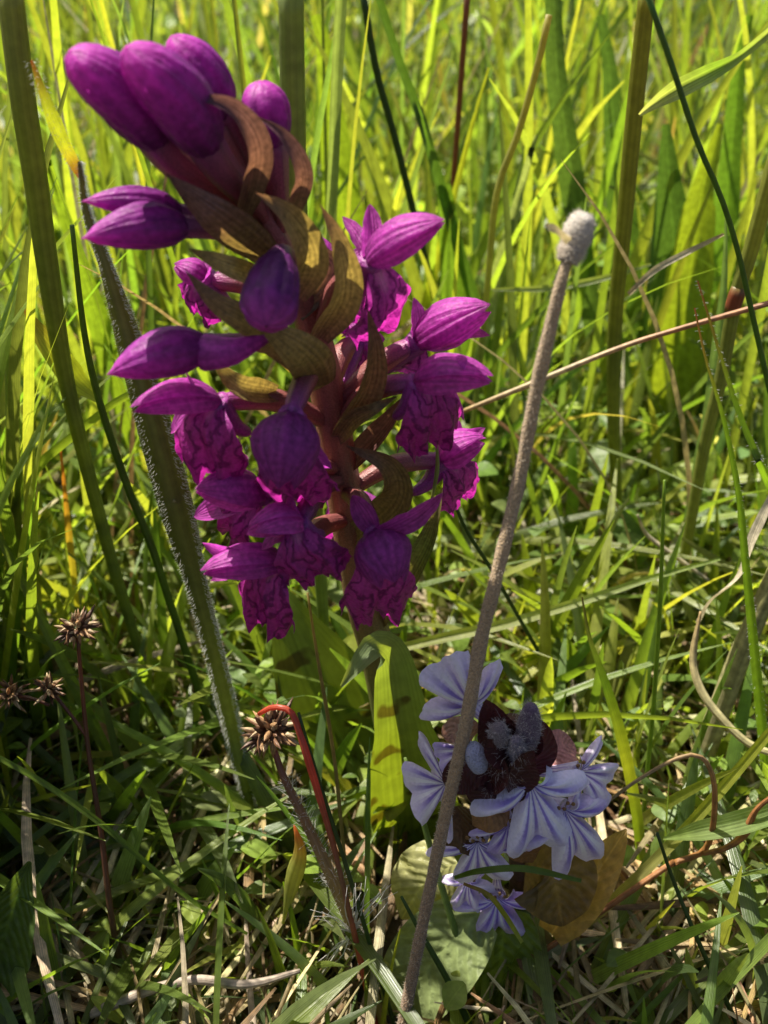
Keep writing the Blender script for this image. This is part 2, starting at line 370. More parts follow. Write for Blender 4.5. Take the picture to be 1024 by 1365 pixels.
def litter(n=8200):
    b = scatter(n, 6, 60, 1.5); n = len(b); b[:, 2] += NR.uniform(.2, 1.5, n)
    az = NR.uniform(0, 6.283, n); L = NR.uniform(1.5, 6.5, n); w_ = NR.uniform(.05, .22, n)
    t = np.linspace(0, 1, 7); d = np.stack([np.cos(az), np.sin(az), np.zeros(n)], -1); s = np.stack([-np.sin(az), np.cos(az), np.zeros(n)], -1)
    bend = NR.normal(0, .18, n); rise = NR.normal(.05, .22, n)
    P = b[:, None]+d[:, None]*(L[:, None]*t)[..., None]+s[:, None]*((bend*L)[:, None]*t**2)[..., None]
    P[..., 2] += (rise*L)[:, None]*(t-.5*t**2)
    P[..., 2] = np.maximum(P[..., 2], ground_z(P[..., 0], P[..., 1])+.05)
    hw = (w_[:, None]/2*np.sin(math.pi*(.08+.84*t)))[..., None]
    up = np.array([0, 0, 1.])+NR.normal(0, .5, (n, 1, 3)); T = np.gradient(P, axis=1)
    S = np.cross(T, up); S /= np.maximum(np.linalg.norm(S, axis=2, keepdims=True), 1e-9); Nn = np.cross(S, T); Nn /= np.maximum(np.linalg.norm(Nn, axis=2, keepdims=True), 1e-9)
    Q = np.stack([P-S*hw-Nn*hw*.6, P, P+S*hw-Nn*hw*.6], 2); Q = Q[keep_mask(Q)]
    c = pick_cols(len(Q), STRAW, .3); sward_mesh('dead_grass_litter', Q, c, c*.85, M['straw'], 'tan and brown dead grass straws lying over the soil', 'dead grass')
litter()
def herbs(n=6500):
    b = scatter(n, 8, 75); b = b[NR.random(len(b)) < np.interp(b[:, 1], [8, 18, 24], [.25, .6, 1])]; n = len(b); z = NR.uniform(.4, 4.5, n)*np.interp(b[:, 1], [8, 16, 30], [.4, .7, 1.2])
    L = NR.uniform(.3, 1.15, n)*np.interp(b[:, 1], [8, 18, 26], [.6, .8, 1.1]); az = NR.uniform(0, 6.283, n); K = 6; t = np.linspace(0, 1, K+1)
    el = NR.normal(.25, .5, n); d = np.stack([np.cos(az)*np.cos(el), np.sin(az)*np.cos(el), np.sin(el)], -1)
    b[:, 2] += z; P = b[:, None]+d[:, None]*(L[:, None]*t)[..., None]; P[..., 2] -= (L*.35)[:, None]*t**2
    s = np.stack([-np.sin(az), np.cos(az), NR.normal(0, .3, n)], -1)[:, None]
    Nn = np.cross(d[:, None], s); hw = (L*NR.uniform(.2, .42, n))[:, None]*np.sin(math.pi*np.clip(t, .03, .97))**.75
    hw = hw[..., None]; Q = np.stack([P-s*hw+Nn*hw*.3, P, P+s*hw+Nn*hw*.3], 2); Q = Q[keep_mask(Q)]
    c = pick_cols(len(Q), GREENS[[0, 1, 2, 5]]*1.2, .2); sward_mesh('herb_leaves', Q, c, c, M['herb'], 'small oval green leaves of low herbs among the grass', 'leaves')
herbs()

# ------------------------------------------------------------------ single grass blades that can be told apart (behind the orchid)
PLACES = [(130, 'behind the long olive stem'), (330, 'behind the orchid buds'), (480, 'behind the thick ribbed stem'), (640, 'behind the right orchid flowers'), (800, 'behind the felted stalk'), (900, 'behind the stem with the folded blade'), (9999, 'behind the stem with the red joint')]
def single_blades(n, ys, hs, ws, pal, name, look, group, lean=.1, curve=.18, K=10, mat='grass', bias=1.):
    b = scatter(n*3, ys[0], ys[1], bias, lambda y: 2+.38*y); m = len(b); hh = NR.uniform(*hs, m); ln = np.abs(NR.normal(0, lean, m)); cv = np.abs(NR.normal(0, curve, m)); fc = NR.normal(0, .5, m)
    Q = blade_arrays(b, hh, NR.uniform(0, 6.283, m), ln, cv, NR.uniform(*ws, m), fc, K, .22)
    px, py, _ = proj(Q[:, :, 1]); vis = ((px > 0) & (px < 1024) & (py > 0) & (py < 1365)).sum(1) > 4
    k = np.nonzero(keep_mask(Q) & vis)[0][:n]; cols = pick_cols(len(k), pal, .15)
    for i, c in zip(k, cols):
        q = Q[i]; mb = MB(); K1 = q.shape[0]; t = np.linspace(0, 1, K1)
        uv = np.stack(np.broadcast_arrays(np.array([0, .5, 1.])[None], t[:, None]), -1)
        kk = np.clip(t*2, 0, 1)[:, None]; cc = (c*.7+np.array([.08, .07, .03]))*(1-kk)+c*kk
        mb.grid(q, uv, cc); o = obj(name, mb, M[mat], origin=q[0, 1])
        x = float(np.median(px[i])); place = next(p for lim, p in PLACES if x < lim)
        form = 'arching' if cv[i] > curve*1.15 else ('leaning' if ln[i] > lean else 'upright')
        size = 'tall' if hh[i] > (hs[0]+hs[1])/2 else 'short'
        tag(o, f'{size} {form} {look} {place}', 'grass blade', group)
single_blades(110, (23, 44), (9, 19), (.28, .55), GREENS[[1, 2, 4]], 'grass_strand', 'broad yellow-green grass blade', 'broad yellow-green blades behind the orchid')
single_blades(84, (22, 44), (8, 17), (.18, .36), GREENS[[0, 3, 5]], 'grass_strand', 'narrow darker green grass blade', 'narrow dark blades behind the orchid', .16, .2)
single_blades(26, (20, 40), (8, 18), (.12, .22), STRAW, 'dry_grass_strand', 'dry tan grass blade', 'dry blades behind the orchid', .3, .3, mat='straw')
#HEROES
# ------------------------------------------------------------------ orchid
def PT(t): return W(*t)
ORCHID_STEM = [(548, 1125, 15.0), (510, 900, 15.1), (484, 800, 15.2), (466, 700, 15.3), (450, 600, 15.4), (432, 500, 15.5), (405, 400, 15.6), (368, 320, 15.7), (325, 240, 15.7), (292, 170, 15.7)]
stemP = spline([PT(p) for p in ORCHID_STEM], 60)
stem_py = proj(stemP)[1]
def stem_at(py):
    i = int(np.argmin(np.abs(stem_py-py))); return stemP[i]
obase = G(548, 1125); obase[2] = ground_z(obase[0], obase[1])
orchid = thing('orchid', 'tall purple marsh orchid with a spike of flowers, buds and olive bracts', 'orchid', obase)
sp = np.vstack([obase-[0, 0, .6], stemP])
mb = MB(); tube(mb, sp, np.interp(np.linspace(0, 1, len(sp)), [0, .2, .5, .75, 1], [.34, .33, .30, .26, .14]),
     [(.13, .20, .04), (.13, .19, .04), (.20, .16, .06), (.27, .12, .08), (.27, .10, .08), (.28, .09, .09)], 14, rib=.045)
obj('stem', mb, M['ovary'], orchid)

MAG = np.array((.34, .050, .30)); MAGD = np.array((.20, .022, .19)); VIO = np.array((.12, .014, .19)); OVR = np.array((.26, .085, .08))
def rnd(a): return R.uniform(-a, a)
def petal_mb(base, tip, normal, width, col, cup=.35, curl=0., prof='ov', n=16, nx=9, wave=.0, ph=0., bend=0.):
    base, tip = np.asarray(base, float), np.asarray(tip, float); d = tip-base; L = np.linalg.norm(d)
    nn = nrm(normal-d*np.dot(normal, d)/max(L*L, 1e-9)); t = np.linspace(0, 1, n)
    P = base+d*t[:, None]+nn*(L*(bend*np.sin(math.pi*t)+curl*t**3))[:, None]
    pw = {'ov': np.sin(math.pi*np.clip(.10+.90*t, 0, 1)**.95)**.75, 'lance': np.sin(math.pi*np.clip(.16+.84*t, 0, 1))**1.0*(1-.35*t),
          'spoon': np.clip(.35+1.6*t-.2, .35, 1)*np.sqrt(np.clip(1-t**5, 0, 1))}[prof]
    pw = np.maximum(pw, .02)
    mb = MB(); ribbon(mb, P, width*pw, col, .05, cup, nn, 0, nx, wave, ph); return mb
def hood_shell(T, tip, up, width, a0, a1, col, n=18, nx=13, fat=.8, lift=.0, k=1., tipk=1., blunt=0., keel=.03, seam=0., peak=.58):
    d = tip-T; L = np.linalg.norm(d); h = d/L; U = nrm(up-h*np.dot(up, h)); S = np.cross(h, U)
    t = np.linspace(0, 1, n); a = np.radians(np.linspace(a0, a1, nx))
    r = width/2*k*(np.clip(.30+.0*t, 0, 1)*(1-t)+np.sin(math.pi*t**.85)**.8*.92)*np.clip((1-t)*9, 0, 1)**.4
    rb = width/2*k*np.sqrt(np.clip(1-np.abs((t-peak)/np.where(t < peak, peak*1.05, 1.0003-peak))**(2.6 if peak < .6 else 1.8), 0, 1))
    r = np.maximum(r*(1-blunt)+rb*blunt, .01*width)
    ridge = 1+.05*np.abs(np.cos(a*1.5))**3+keel*np.exp(-(a/.20)**2)
    ridge = ridge*(1+seam*(((a+.6)*1.5/math.pi) % 1.0-.5))
    p_ = R.uniform(0, 6); wr = .018*np.sin(a*11+p_)[None]+.014*np.sin(a*19+p_*2)[None]+.02*np.sin(t*9+p_)[:, None]*np.cos(a*3+p_)[None]+.012*np.sin(t*23)[:, None]*np.sin(a*7+p_)[None]
    cen = T+d*t[:, None]*tipk+U*(L*(lift*np.sin(math.pi*t)-.10*t**3))[:, None]
    Q = cen[:, None]+(S*(np.sin(a)*ridge)[None, :, None]+U*(np.cos(a)*ridge*fat)[None, :, None])*(r[:, None]*(1+wr))[..., None]
    uv = np.stack(np.broadcast_arrays(np.linspace(0, 1, nx)[None], t[:, None]), -1)
    mb = MB(); mb.grid(Q, uv, col_list(col, n)); return mb
def lip_mb(T, end, front, width, ph, nu=33, nv=24, reflex=.13):
    d = end-T; L = np.linalg.norm(d); l = d/L; N = nrm(front-l*np.dot(front, l)); S = np.cross(l, N)
    u = np.linspace(-1, 1, nu)[None]; v = np.linspace(0, 1, nv)[:, None]
    wv = width/2*1.12*(.20+.80*np.sin(math.pi*np.clip(v*.66, 0, 1))**.9)
    lob = 1-.13*u**2-.10*np.cos(u*math.pi*2.05)*(np.abs(u) < .98)*v+.045*np.sin(u*17+ph)*v+.025*np.sin(u*33+ph*2)*v
    x = wv*u*(1+.03*np.sin(v*23+ph)); y = L*v*lob
    z = .22*L*np.sin(math.pi*v**.7)-reflex*width*u**2*v**.8-.10*L*v**3+.050*np.sin(u*8+ph+v*3)*v+.035*np.sin(u*15-ph+v*9)*v**1.5+.03*np.sin(v*14+u*4+ph)*v
    Q = T+S*x[..., None]+l*y[..., None]+N*z[..., None]
    uv = np.stack(np.broadcast_arrays(u*.5+.5, v), -1); mb = MB()
    mb.grid(Q, uv, col_list([MAG*1.15, np.array((.31, .025, .22)), np.array((.26, .014, .19))], nv)); return mb
def ovary_spur(root, T, l, h, r=.17, spur=.8, col=OVR):
    mid = (root+T)/2; mid = mid+np.array([0, 0, .12])-l*.10
    P = spline([root, mid, T], 14); mb = MB()
    tube(mb, P, np.interp(np.linspace(0, 1, 14), [0, .15, .55, .85, 1], [.08, .13, r, r*.85, r*.6]), [col*.9, col, col, MAG*.9], 12, rib=.06)
    if spur:
        s = nrm(root-T)*.8+l*.45; e = T+nrm(s)*spur
        P = spline([T+h*.05, T+nrm(s)*spur*.5+l*.10, e], 12)
        tube(mb, P, np.interp(np.linspace(0, 1, 12), [0, .3, .9, 1], [.20, .17, .09, .04]), [MAG, MAG*.95, MAG*.85], 12)
    return mb
def flower(throat, tip, lip, hw, lw, root_py, seps=(None, None), open_=.25, c=1., vio=0., sepw=.36, spur=.8, blunt=.15):
    T, E, Lp = PT(throat), PT(tip), PT(lip); root = stem_at(root_py)
    h = nrm(E-T); l = nrm(Lp-T); up = -nrm(l-h*np.dot(l, h)); S = np.cross(h, up)
    cm = (MAG*(1-vio)+VIO*vio)*c; ph = R.uniform(0, 6)
    fl = obj('flower', ovary_spur(root, T, l, h, spur=spur), M['ovary'], orchid)
    hw = pxw(T, hw); lw = pxw(T, lw); Lh = np.linalg.norm(E-T)
    # dorsal sepal over two petals makes the hood
    obj('sepal', hood_shell(T, E, up, hw, -80, 80, [cm*.75, cm*.9, cm, cm*1.15, cm*1.0], lift=.05, blunt=blunt, fat=.62, keel=.16), M['petal'], fl)
    for s in (-1, 1):
        e2 = E+S*s*hw*open_*.5-up*hw*.18-h*Lh*.05
        obj('petal', hood_shell(T, e2, nrm(up+S*s*1.1), hw*.86, -62, 62, [cm*.95, cm*1.05, cm], k=.95, blunt=blunt), M['petal'], fl)
    # side sepals
    for s, q in zip((-1, 1), seps):
        if q == 0: continue
        e = PT(q) if q else T+S*s*Lh*.72+up*Lh*.38+h*Lh*.12
        nf = nrm(h-nrm(e-T)*np.dot(h, nrm(e-T)))+up*.3
        L = np.linalg.norm(e-T)
        obj('sepal', petal_mb(T-h*.04, e, nf, max(sepw*1.0, L*.36), [cm*.85, cm, cm*1.1], .35, R.uniform(-.06, .1), 'ov', bend=.08, wave=.06, ph=ph), M['petal'], fl)
    obj('lip', lip_mb(T+h*.04-up*.02, Lp, h*.55+nrm(CAMP-T)*.75, lw, ph), M['lip'], fl)
    return fl
flower((292, 535, 14.2), (174, 530, 13.5), (276, 642, 13.6), 58, 96, 560, ((248, 490, 13.9), (228, 576, 14.8)))
flower((388, 552, 13.6), (370, 648, 12.7), (402, 690, 13.9), 84, 104, 490, ((437, 630, 14.3), (345, 590, 14.3)), .6, .8, .2, blunt=0.)  # darker violet colour carries the spike's shade on this front flower
flower((352, 658, 14.0), (266, 646, 13.4), (296, 722, 14.3), 56, 74, 620, ((262, 690, 14.4), (330, 712, 14.0)), c=.95)
flower((398, 700, 13.3), (332, 694, 12.9), (428, 778, 12.9), 62, 92, 640, ((352, 735, 13.3), (388, 662, 13.6)), .5, 1.05)
flower((378, 748, 13.5), (268, 750, 13.0), (344, 842, 13.0), 56, 84, 690, ((270, 726, 13.3), (282, 776, 13.3)), .2, 1.)
flower((500, 712, 13.5), (527, 772, 12.7), (506, 836, 13.2), 72, 96, 660, ((592, 660, 13.7), (470, 660, 13.9)), .6, .8, .15, blunt=.2)  # front flower, shade put into its colour as a darker violet
flower((556, 508, 14.8), (655, 490, 14.3), (580, 602, 14.4), 66, 92, 570, ((622, 478, 14.2), (620, 560, 15.2)), .35)
flower((556, 455, 15.8), (646, 402, 15.4), (520, 500, 16.3), 58, 84, 540, ((654, 449, 15.5), (548, 396, 16)), .5)
flower((492, 348, 15.1), (584, 284, 14.7), (505, 455, 15.5), 62, 92, 440, ((493, 272, 15.7), (455, 292, 15.8)), .1)
flower((446, 372, 16.8), (416, 312, 16.9), (480, 440, 17.0), 40, 80, 450, ((440, 320, 16.9), (500, 330, 17)))
flower((590, 612, 16.1), (640, 576, 16.0), (622, 674, 16.0), 56, 74, 660, ((648, 570, 16.1), (612, 560, 16.4)), .4)
flower((470, 455, 16.9), (500, 470, 17.3), (470, 520, 16.9), 40, 60, 520, c=.95)
flower((275, 372, 15.8), (234, 348, 15.8), (262, 425, 15.9), 40, 66, 420, c=.95)
flower((448, 655, 16.9), (468, 700, 17.3), (440, 730, 17.0), 46, 60, 690, c=.8)
def bud(base, tip, root_py, wpx, split=.45, ow=.6, vio=.2, c=1., n=26, blunt=0., peak=.58):
    B, E = PT(base), PT(tip); root = stem_at(root_py); d = E-B
    cm = MAGD*(1-vio)+VIO*vio; cm = cm*c
    m0 = B+d*split; wd = pxw(E, wpx)
    up = nrm(CAMP-m0)*.3+np.array([0, 0, .6])
    mbh = hood_shell(m0-d*.06, E, up, wd, -180, 180, [cm*.7, cm*.75, cm*.9, cm*1.2, MAG*1.35], n, 73, .92, .03, blunt=blunt, seam=.13, peak=peak)  # dark base to pink tip: the sunlit fade is painted into the colour
    b_ = obj('bud', mbh, M['bud'], orchid)
    mb = MB(); P = spline([root, B*.6+root*.4+np.array([0, 0, .1]), m0*.5+B*.5, m0+d*.20], 14)
    tube(mb, P, np.interp(np.linspace(0, 1, 14), [0, .3, .75, 1], [.08, wd*.22, wd*.5*ow, wd*.30]), [OVR*.8, OVR*.8, OVR*.6+MAGD*.4, cm], 14, rib=.06)
    obj('ovary', mb, M['ovary'], b_); return b_
bud((262, 250, 15.4), (108, 60, 14.5), 300, 88, .40, blunt=.8)
bud((312, 250, 15.2), (186, 56, 14.3), 300, 92, .34, blunt=.75)
bud((315, 190, 15.9), (238, 46, 15.6), 250, 72, .3, c=1.1, blunt=.6)
bud((376, 300, 15.7), (348, 110, 15.7), 330, 62, .60, .75, .1, 1.15, blunt=.9)
bud((262, 302, 14.8), (112, 306, 13.9), 340, 60, .15, .5, .1, 1.1)
bud((255, 285, 15.1), (113, 258, 14.5), 330, 42, .15, .5, .15, 1.1)
bud((374, 342, 14.4), (354, 427, 13.3), 370, 76, .02, .4, .5, .65, blunt=1., peak=.76)  # front bud coloured dark violet, the shade of the spike painted in
bud((310, 452, 14.2), (142, 490, 13.4), 480, 62, .25, .35, .1, 1.2)
mb = MB(); tube(mb, spline([PT((272, 470, 13.9)), PT((310, 468, 13.8)), PT((360, 448, 14.1))], 12), np.interp(np.linspace(0, 1, 12), [0, .4, 1], [.26, .20, .06]), MAG*1.05, 12)
obj('spur', mb, M['petal'], [o for o in orchid.children if o.name.startswith('bud')][-1])
# bracts: root, bulge, tip
OL = np.array((.20, .14, .06)); OLP = np.array((.16, .075, .07)); GOLD = np.array((.32, .235, .09))  # GOLD puts the sunlit parts of the bracts into their colour
def bract(pts, wpx, cols, cup=.5, roll=0., tw=0.):
    P = spline([PT(p) for p in pts], 44); t = np.linspace(0, 1, 44)
    wd = pxw(P[18], wpx)*np.maximum(np.sin(math.pi*np.clip(.22+.78*t, 0, 1)**1.05)**.9, .03)
    mb = MB(); ribbon(mb, P, wd, cols, .1, cup, None, roll, 9, .03, R.uniform(0, 6), tw); return obj('bract', mb, M['bract'], orchid)
B3 = [OL, GOLD, OL, OLP]; BP = [OL*.8, OLP, (.13, .06, .075), (.12, .05, .07)]
bract([(322, 285, 15.2), (340, 205, 14.9), (312, 150, 14.7), (250, 126, 14.4)], 42, BP, .5, 35)
bract([(385, 290, 15.3), (402, 235, 15.0), (380, 185, 15.0), (343, 155, 15.1)], 28, BP, .5, 25)
bract([(392, 395, 15.0), (412, 345, 14.6), (385, 290, 14.4), (341, 257, 14.2)], 48, [OLP, GOLD, GOLD*.9, OLP], .4, 20)
bract([(425, 450, 15.2), (458, 395, 14.7), (452, 330, 14.5), (427, 273, 14.5)], 46, [OLP, GOLD, GOLD*.9, OLP*.9], .4, 25)
bract([(362, 345, 15.2), (300, 298, 14.5), (262, 268, 14.4), (222, 232, 14.4)], 58, [OL*.9, OL*.8, OLP, OLP*.8], -.3, -20)
bract([(350, 372, 14.8), (318, 362, 14.4), (285, 348, 14.4), (252, 332, 14.5)], 32, [OL, GOLD, GOLD, OL], .4, 20)
bract([(420, 500, 14.9), (350, 440, 14.0), (290, 405, 13.9), (248, 362, 14.0)], 50, [OL, OL*.9, OL*.9, OLP], -.3, -15)
bract([(432, 515, 15.0), (412, 480, 14.0), (375, 450, 13.6), (338, 428, 13.4)], 62, [OL*.9, OL, GOLD*.8, OL*.9], -.25, 0)
bract([(368, 525, 14.8), (325, 518, 14.2), (300, 500, 14.2), (281, 474, 14.2)], 34, [OL, GOLD*.9, GOLD, OL*.8], .4, 15)
bract([(458, 570, 15.1), (490, 520, 14.7), (498, 470, 14.6), (490, 412, 14.6)], 40, [OLP, OL*.9, OL*.8, OLP], .4, 30)
bract([(450, 585, 15.2), (470, 560, 14.8), (498, 545, 14.6), (530, 528, 14.8)], 26, [OLP, GOLD*.9, OL, OL*.9], .5, 0)
bract([(462, 625, 15.4), (495, 590, 15.4), (520, 560, 15.4), (542, 525, 15.5)], 32, [OLP, OLP*.9, OLP, OLP*.8], .5, -20)
bract([(470, 720, 15.1), (527, 668, 14.5), (520, 622, 14.3), (462, 594, 14.2)], 46, [OL, OL*.9, OL*.75, OLP*.8], .4, -10)
bract([(505, 830, 15.2), (560, 740, 14.6), (580, 690, 14.5), (590, 650, 14.7)], 34, [OL, OL*.9, (.12, .15, .04), OL], .4, -10)
bract([(395, 420, 15.4), (440, 360, 15.6), (405, 330, 15.7), (390, 300, 15.8)], 34, BP, .4, 10)
# leaves
def oleaf(pts, wpxs, col, roll=0., cup=.25, tw=0., nx=11, n=40):
    P = spline([PT(p) for p in pts], n); ww = np.array([pxw(P[int(round(i*(n-1)/(len(wpxs)-1)))], w_) for i, w_ in enumerate(wpxs)])
    mb = MB(); ribbon(mb, P, np.maximum(lerp_list(ww, n), .01), col, .08, cup, None, roll, nx, .02, R.uniform(0, 6), tw)
    return obj('leaf', mb, M['orchid_leaf'], orchid)
LG = np.array((.13, .18, .035))
oleaf([(556, 1140, 14.9), (548, 1060, 14.5), (534, 960, 14.35), (522, 880, 14.3), (500, 862, 13.9), (478, 885, 13.5), (455, 915, 13.4)], [50, 105, 118, 112, 78, 60, 44, 4], [LG, LG, LG*1.05, (.14, .20, .07), (.20, .25, .13)], 5, .3)
oleaf([(545, 1130, 15.3), (495, 1040, 15.9), (435, 920, 16.6), (385, 820, 17.2), (355, 760, 17.7)], [50, 125, 165, 140, 70, 3], LG*.85, -5, .2)
oleaf([(560, 1130, 14.8), (600, 1120, 13.9), (640, 1180, 12.6), (655, 1290, 11.4)], [34, 60, 70, 40, 3], LG*.9, 0, .3)

# ------------------------------------------------------------------ bugle with lilac flowers
bb = G(700, 1235); bb[2] = ground_z(bb[0], bb[1])
bugle = thing('bugle_plant', 'low bugle plant with lilac lipped flowers and maroon hairy bracts', 'flower', bb)
btop = W(682, 962, 12.8)
mb = MB(); bsp = spline([bb-[0, 0, .5], W(694, 1120, 12.7), btop], 20); tube(mb, bsp, [.22]*14+[.2]*6, [(.12, .09, .04), (.10, .04, .03)], 12)
obj('stem', mb, M['maroon'], bugle)
LIL = np.array((.66, .58, .78)); LILB = np.array((.68, .65, .82)); LILV = np.array((.48, .38, .68))
def blip(T, E, N, width, col, ph, nth=61, nr=16):
    d = E-T; L = np.linalg.norm(d); l = d/L; N = nrm(N-l*np.dot(N, l)); S = np.cross(l, N)
    th = np.linspace(-1.75, 1.75, nth); r = np.linspace(.03, 1, nr)[:, None]
    # broad notched middle lobe and two side lobes
    a = np.abs(th); mid = (1-.12*np.exp(-(th/.10)**2))*np.exp(-np.clip(a-.44, 0, 9)**2/.03); side = .76*np.exp(-((a-1.18)/.34)**4)
    prof = np.maximum(np.maximum(mid, side), .27)+.025*np.sin(th*13+ph)+.015*np.sin(th*29+ph)
    rr = r*prof[None]; sq = width/(1.5*L)
    x = np.sin(th)[None]*rr*L*sq*(1+.25*r); y = np.cos(th)[None]*rr*L
    z = L*(.16*np.sin(math.pi*r*.8)-.24*r**2.5-.04*np.cos(th*7)[None]*r+.05*np.sin(th*9+ph)[None]*r+.03*np.sin(th*21+ph+r*5)*r)
    Q = T+S*x[..., None]+l*y[..., None]+N*z[..., None]
    uv = np.stack(np.broadcast_arrays((th/3.5+.5)[None], r), -1); mb = MB()
    mb.grid(Q, uv, col_list([col*.95, col, col*1.05], nr)); return mb
def bugle_flower(th, end, wpx, col=LIL, facing=(0, -.5, .6), stamens=True):
    T, E = PT(th), PT(end); E = T+(E-T)*1.12; wpx = wpx*1.18; axis = np.array([btop[0], btop[1], T[2]-.1]); out = nrm(T-axis)
    N = nrm(np.asarray(facing)+out*.5+nrm(CAMP-T)*.5); ph = R.uniform(0, 6)
    mb = MB(); tube(mb, spline([axis+out*.15-[0, 0, .25], axis*.4+T*.6-[0, 0, .12], T-N*.03], 10), np.interp(np.linspace(0, 1, 10), [0, .6, 1], [.06, .10, .17]), [(.5, .48, .6), col*1.1, (.6, .58, .72)], 12, cap=False)
    fl = obj('flower', mb, M['bugle'], bugle)
    obj('lip', blip(T, E, N, pxw(T, wpx), col, ph), M['bugle'], fl)
    l = nrm(E-T)
    obj('upper_lip', petal_mb(T-l*.02, T-l*.20+N*.10, N, .24, col*.9, .5, .1, 'ov', 8, 7), M['bugle'], fl)
    if stamens:
        S = np.cross(l, N)
        for k in range(4):
            p = T-l*.03+S*(.09*(k-1.5)*.7); q = p+N*.17-l*(.03+.07*(k % 2))+S*(k-1.5)*.03; mb = MB()
            tube(mb, np.array([p, (p+q)/2, q]), .014, (.6, .5, .4), 6)
            tube(mb, np.array([q-S*.03, q, q+S*.03]), [.02, .035, .02], (.30, .17, .06), 6); obj('stamen', mb, M['rush'], fl)
bugle_flower((628, 938, 13.3), (592, 892, 13.3), 92, LIL*1.1)
bugle_flower((594, 1045, 12.3), (550, 1058, 12.1), 104, LIL)
bugle_flower((622, 1000, 12.6), (588, 1012, 12.4), 56, LILV)
bugle_flower((706, 1042, 11.9), (724, 1134, 11.5), 116, LILB*1.1)
bugle_flower((752, 1078, 12.0), (778, 1156, 11.7), 104, LIL)
bugle_flower((772, 1028, 12.5), (813, 1050, 12.4), 80, LIL)
bugle_flower((677, 1100, 11.9), (680, 1136, 11.7), 74, LILV*1.1)
bugle_flower((636, 1122, 11.9), (644, 1174, 11.6), 100, LIL)
bugle_flower((663, 1196, 12.0), (666, 1248, 11.7), 84, LILV*1.25)
bugle_flower((624, 1172, 12.1), (620, 1212, 11.9), 52, LIL*.95)
MAR = np.array((.055, .014, .018))
def bbract(pts, wpx, col=MAR, cup=.3, roll=0., mat='maroon', name='bract', wave=.05):
    P = spline([PT(p) for p in pts], 16); t = np.linspace(0, 1, 16)
    wd = pxw(P[8], wpx)*np.maximum(np.sin(math.pi*np.clip(.16+.84*t, 0, 1))**.7, .03)
    mb = MB(); ribbon(mb, P, wd, col, .08, cup, None, roll, 9, wave, R.uniform(0, 6)); return obj(name, mb, M[mat], bugle)
bbract([(668, 990, 12.6), (655, 955, 12.2), (648, 932, 12.2)], 56)
bbract([(665, 1035, 12.1), (645, 1055, 11.8), (636, 1078, 11.9)], 66, MAR*.9, -.3)
bbract([(690, 1030, 12.1), (682, 1048, 11.9), (676, 1062, 12)], 44, MAR*.9)
bbract([(705, 1030, 12.3), (722, 1000, 12.2), (722, 960, 12.3)], 40, MAR*1.2, .4, 40)
bbract([(690, 1010, 12.2), (680, 985, 12.1), (668, 962, 12.1)], 44, MAR*.8)
bbract([(660, 1010, 12.2), (620, 1030, 12.0), (598, 1055, 12.1)], 50, MAR)
bbract([(640, 1100, 12.3), (610, 1110, 12.0), (585, 1125, 12.0)], 66, (.10, .055, .022), -.2)
bbract([(700, 1000, 12.2), (705, 980, 12.2), (708, 960, 12.2)], 44, MAR*1.1, .5)
bbract([(715, 1020, 12.8), (745, 1000, 12.9), (765, 990, 13.2)], 56, (.42, .20, .19), .2, 0)
bbract([(690, 1100, 12.4), (700, 1130, 12.2), (710, 1150, 12.2)], 54, (.22, .12, .05), -.2)
bbract([(660, 1060, 12.2), (650, 1085, 11.9), (630, 1100, 11.9)], 56, (.26, .14, .06), -.2)
bbract([(630, 985, 12.9), (608, 975, 12.7), (598, 990, 12.7)], 46, (.45, .28, .2), .3)
bbract([(680, 1010, 11.9), (660, 1000, 11.8), (648, 985, 11.8)], 40, MAR*.8, .4)
bbract([(690, 1050, 11.8), (700, 1015, 11.7), (712, 1000, 11.7)], 44, MAR*.9, .5, 20)
bbract([(655, 1045, 11.9), (668, 1030, 11.7), (672, 1012, 11.7)], 40, MAR, .4, -20)
# bigger leaves of the bugle
bbract([(700, 1160, 12.4), (735, 1165, 12.0), (750, 1235, 11.6)], 118, (.17, .12, .05), .15, 0, 'leaf', 'leaf')
bbract([(735, 1245, 11.9), (785, 1180, 12.1), (835, 1105, 12.6)], 66, (.34, .23, .09), .25, 0, 'leaf', 'leaf', .1)
bbract([(610, 1150, 12.6), (568, 1175, 12.5), (535, 1225, 12.3)], 96, (.36, .36, .15), -.25, 0, 'leaf', 'leaf', .16)
bbract([(640, 1215, 12.0), (575, 1285, 11.5), (520, 1370, 11.0)], 118, (.24, .30, .12), .2, 0, 'leaf', 'leaf', .10)
bbract([(672, 1210, 12.1), (668, 1290, 11.5), (664, 1362, 11.0)], 108, (.12, .18, .03), .15, 0, 'leaf', 'leaf', .06)
# hairy unopened buds
def hairy_bud(base, tip, wpx, col, nh=500):
    P = spline([PT(base), PT(tip)], 12); wd = pxw(P[5], wpx)/2*np.sin(math.pi*np.linspace(.14, .93, 12))**.5
    mb = MB(); tube(mb, P, wd, col, 12); b_ = obj('bud', mb, M['fuzz'], bugle)
    mb = MB(); hairs(mb, P, wd, nh, .085, (.46, .43, .44), .0028, .5); obj('hairs', mb, M['hair'], b_, kind='stuff')
hairy_bud((702, 998, 12.1), (708, 942, 12.0), 34, (.15, .10, .16))
hairy_bud((692, 1014, 11.9), (688, 984, 11.8), 26, (.20, .17, .22), 260)
hairy_bud((640, 1026, 11.8), (630, 992, 11.9), 30, (.40, .42, .62), 60)
hairy_bud((666, 990, 12.0), (664, 968, 11.9), 30, (.20, .16, .18), 240)
mb = MB(); hairs(mb, spline([PT((660, 1045, 12.0)), PT((680, 1000, 11.9)), PT((690, 960, 12.1))], 12), .3, 420, .18, (.40, .37, .38), .003, .3)
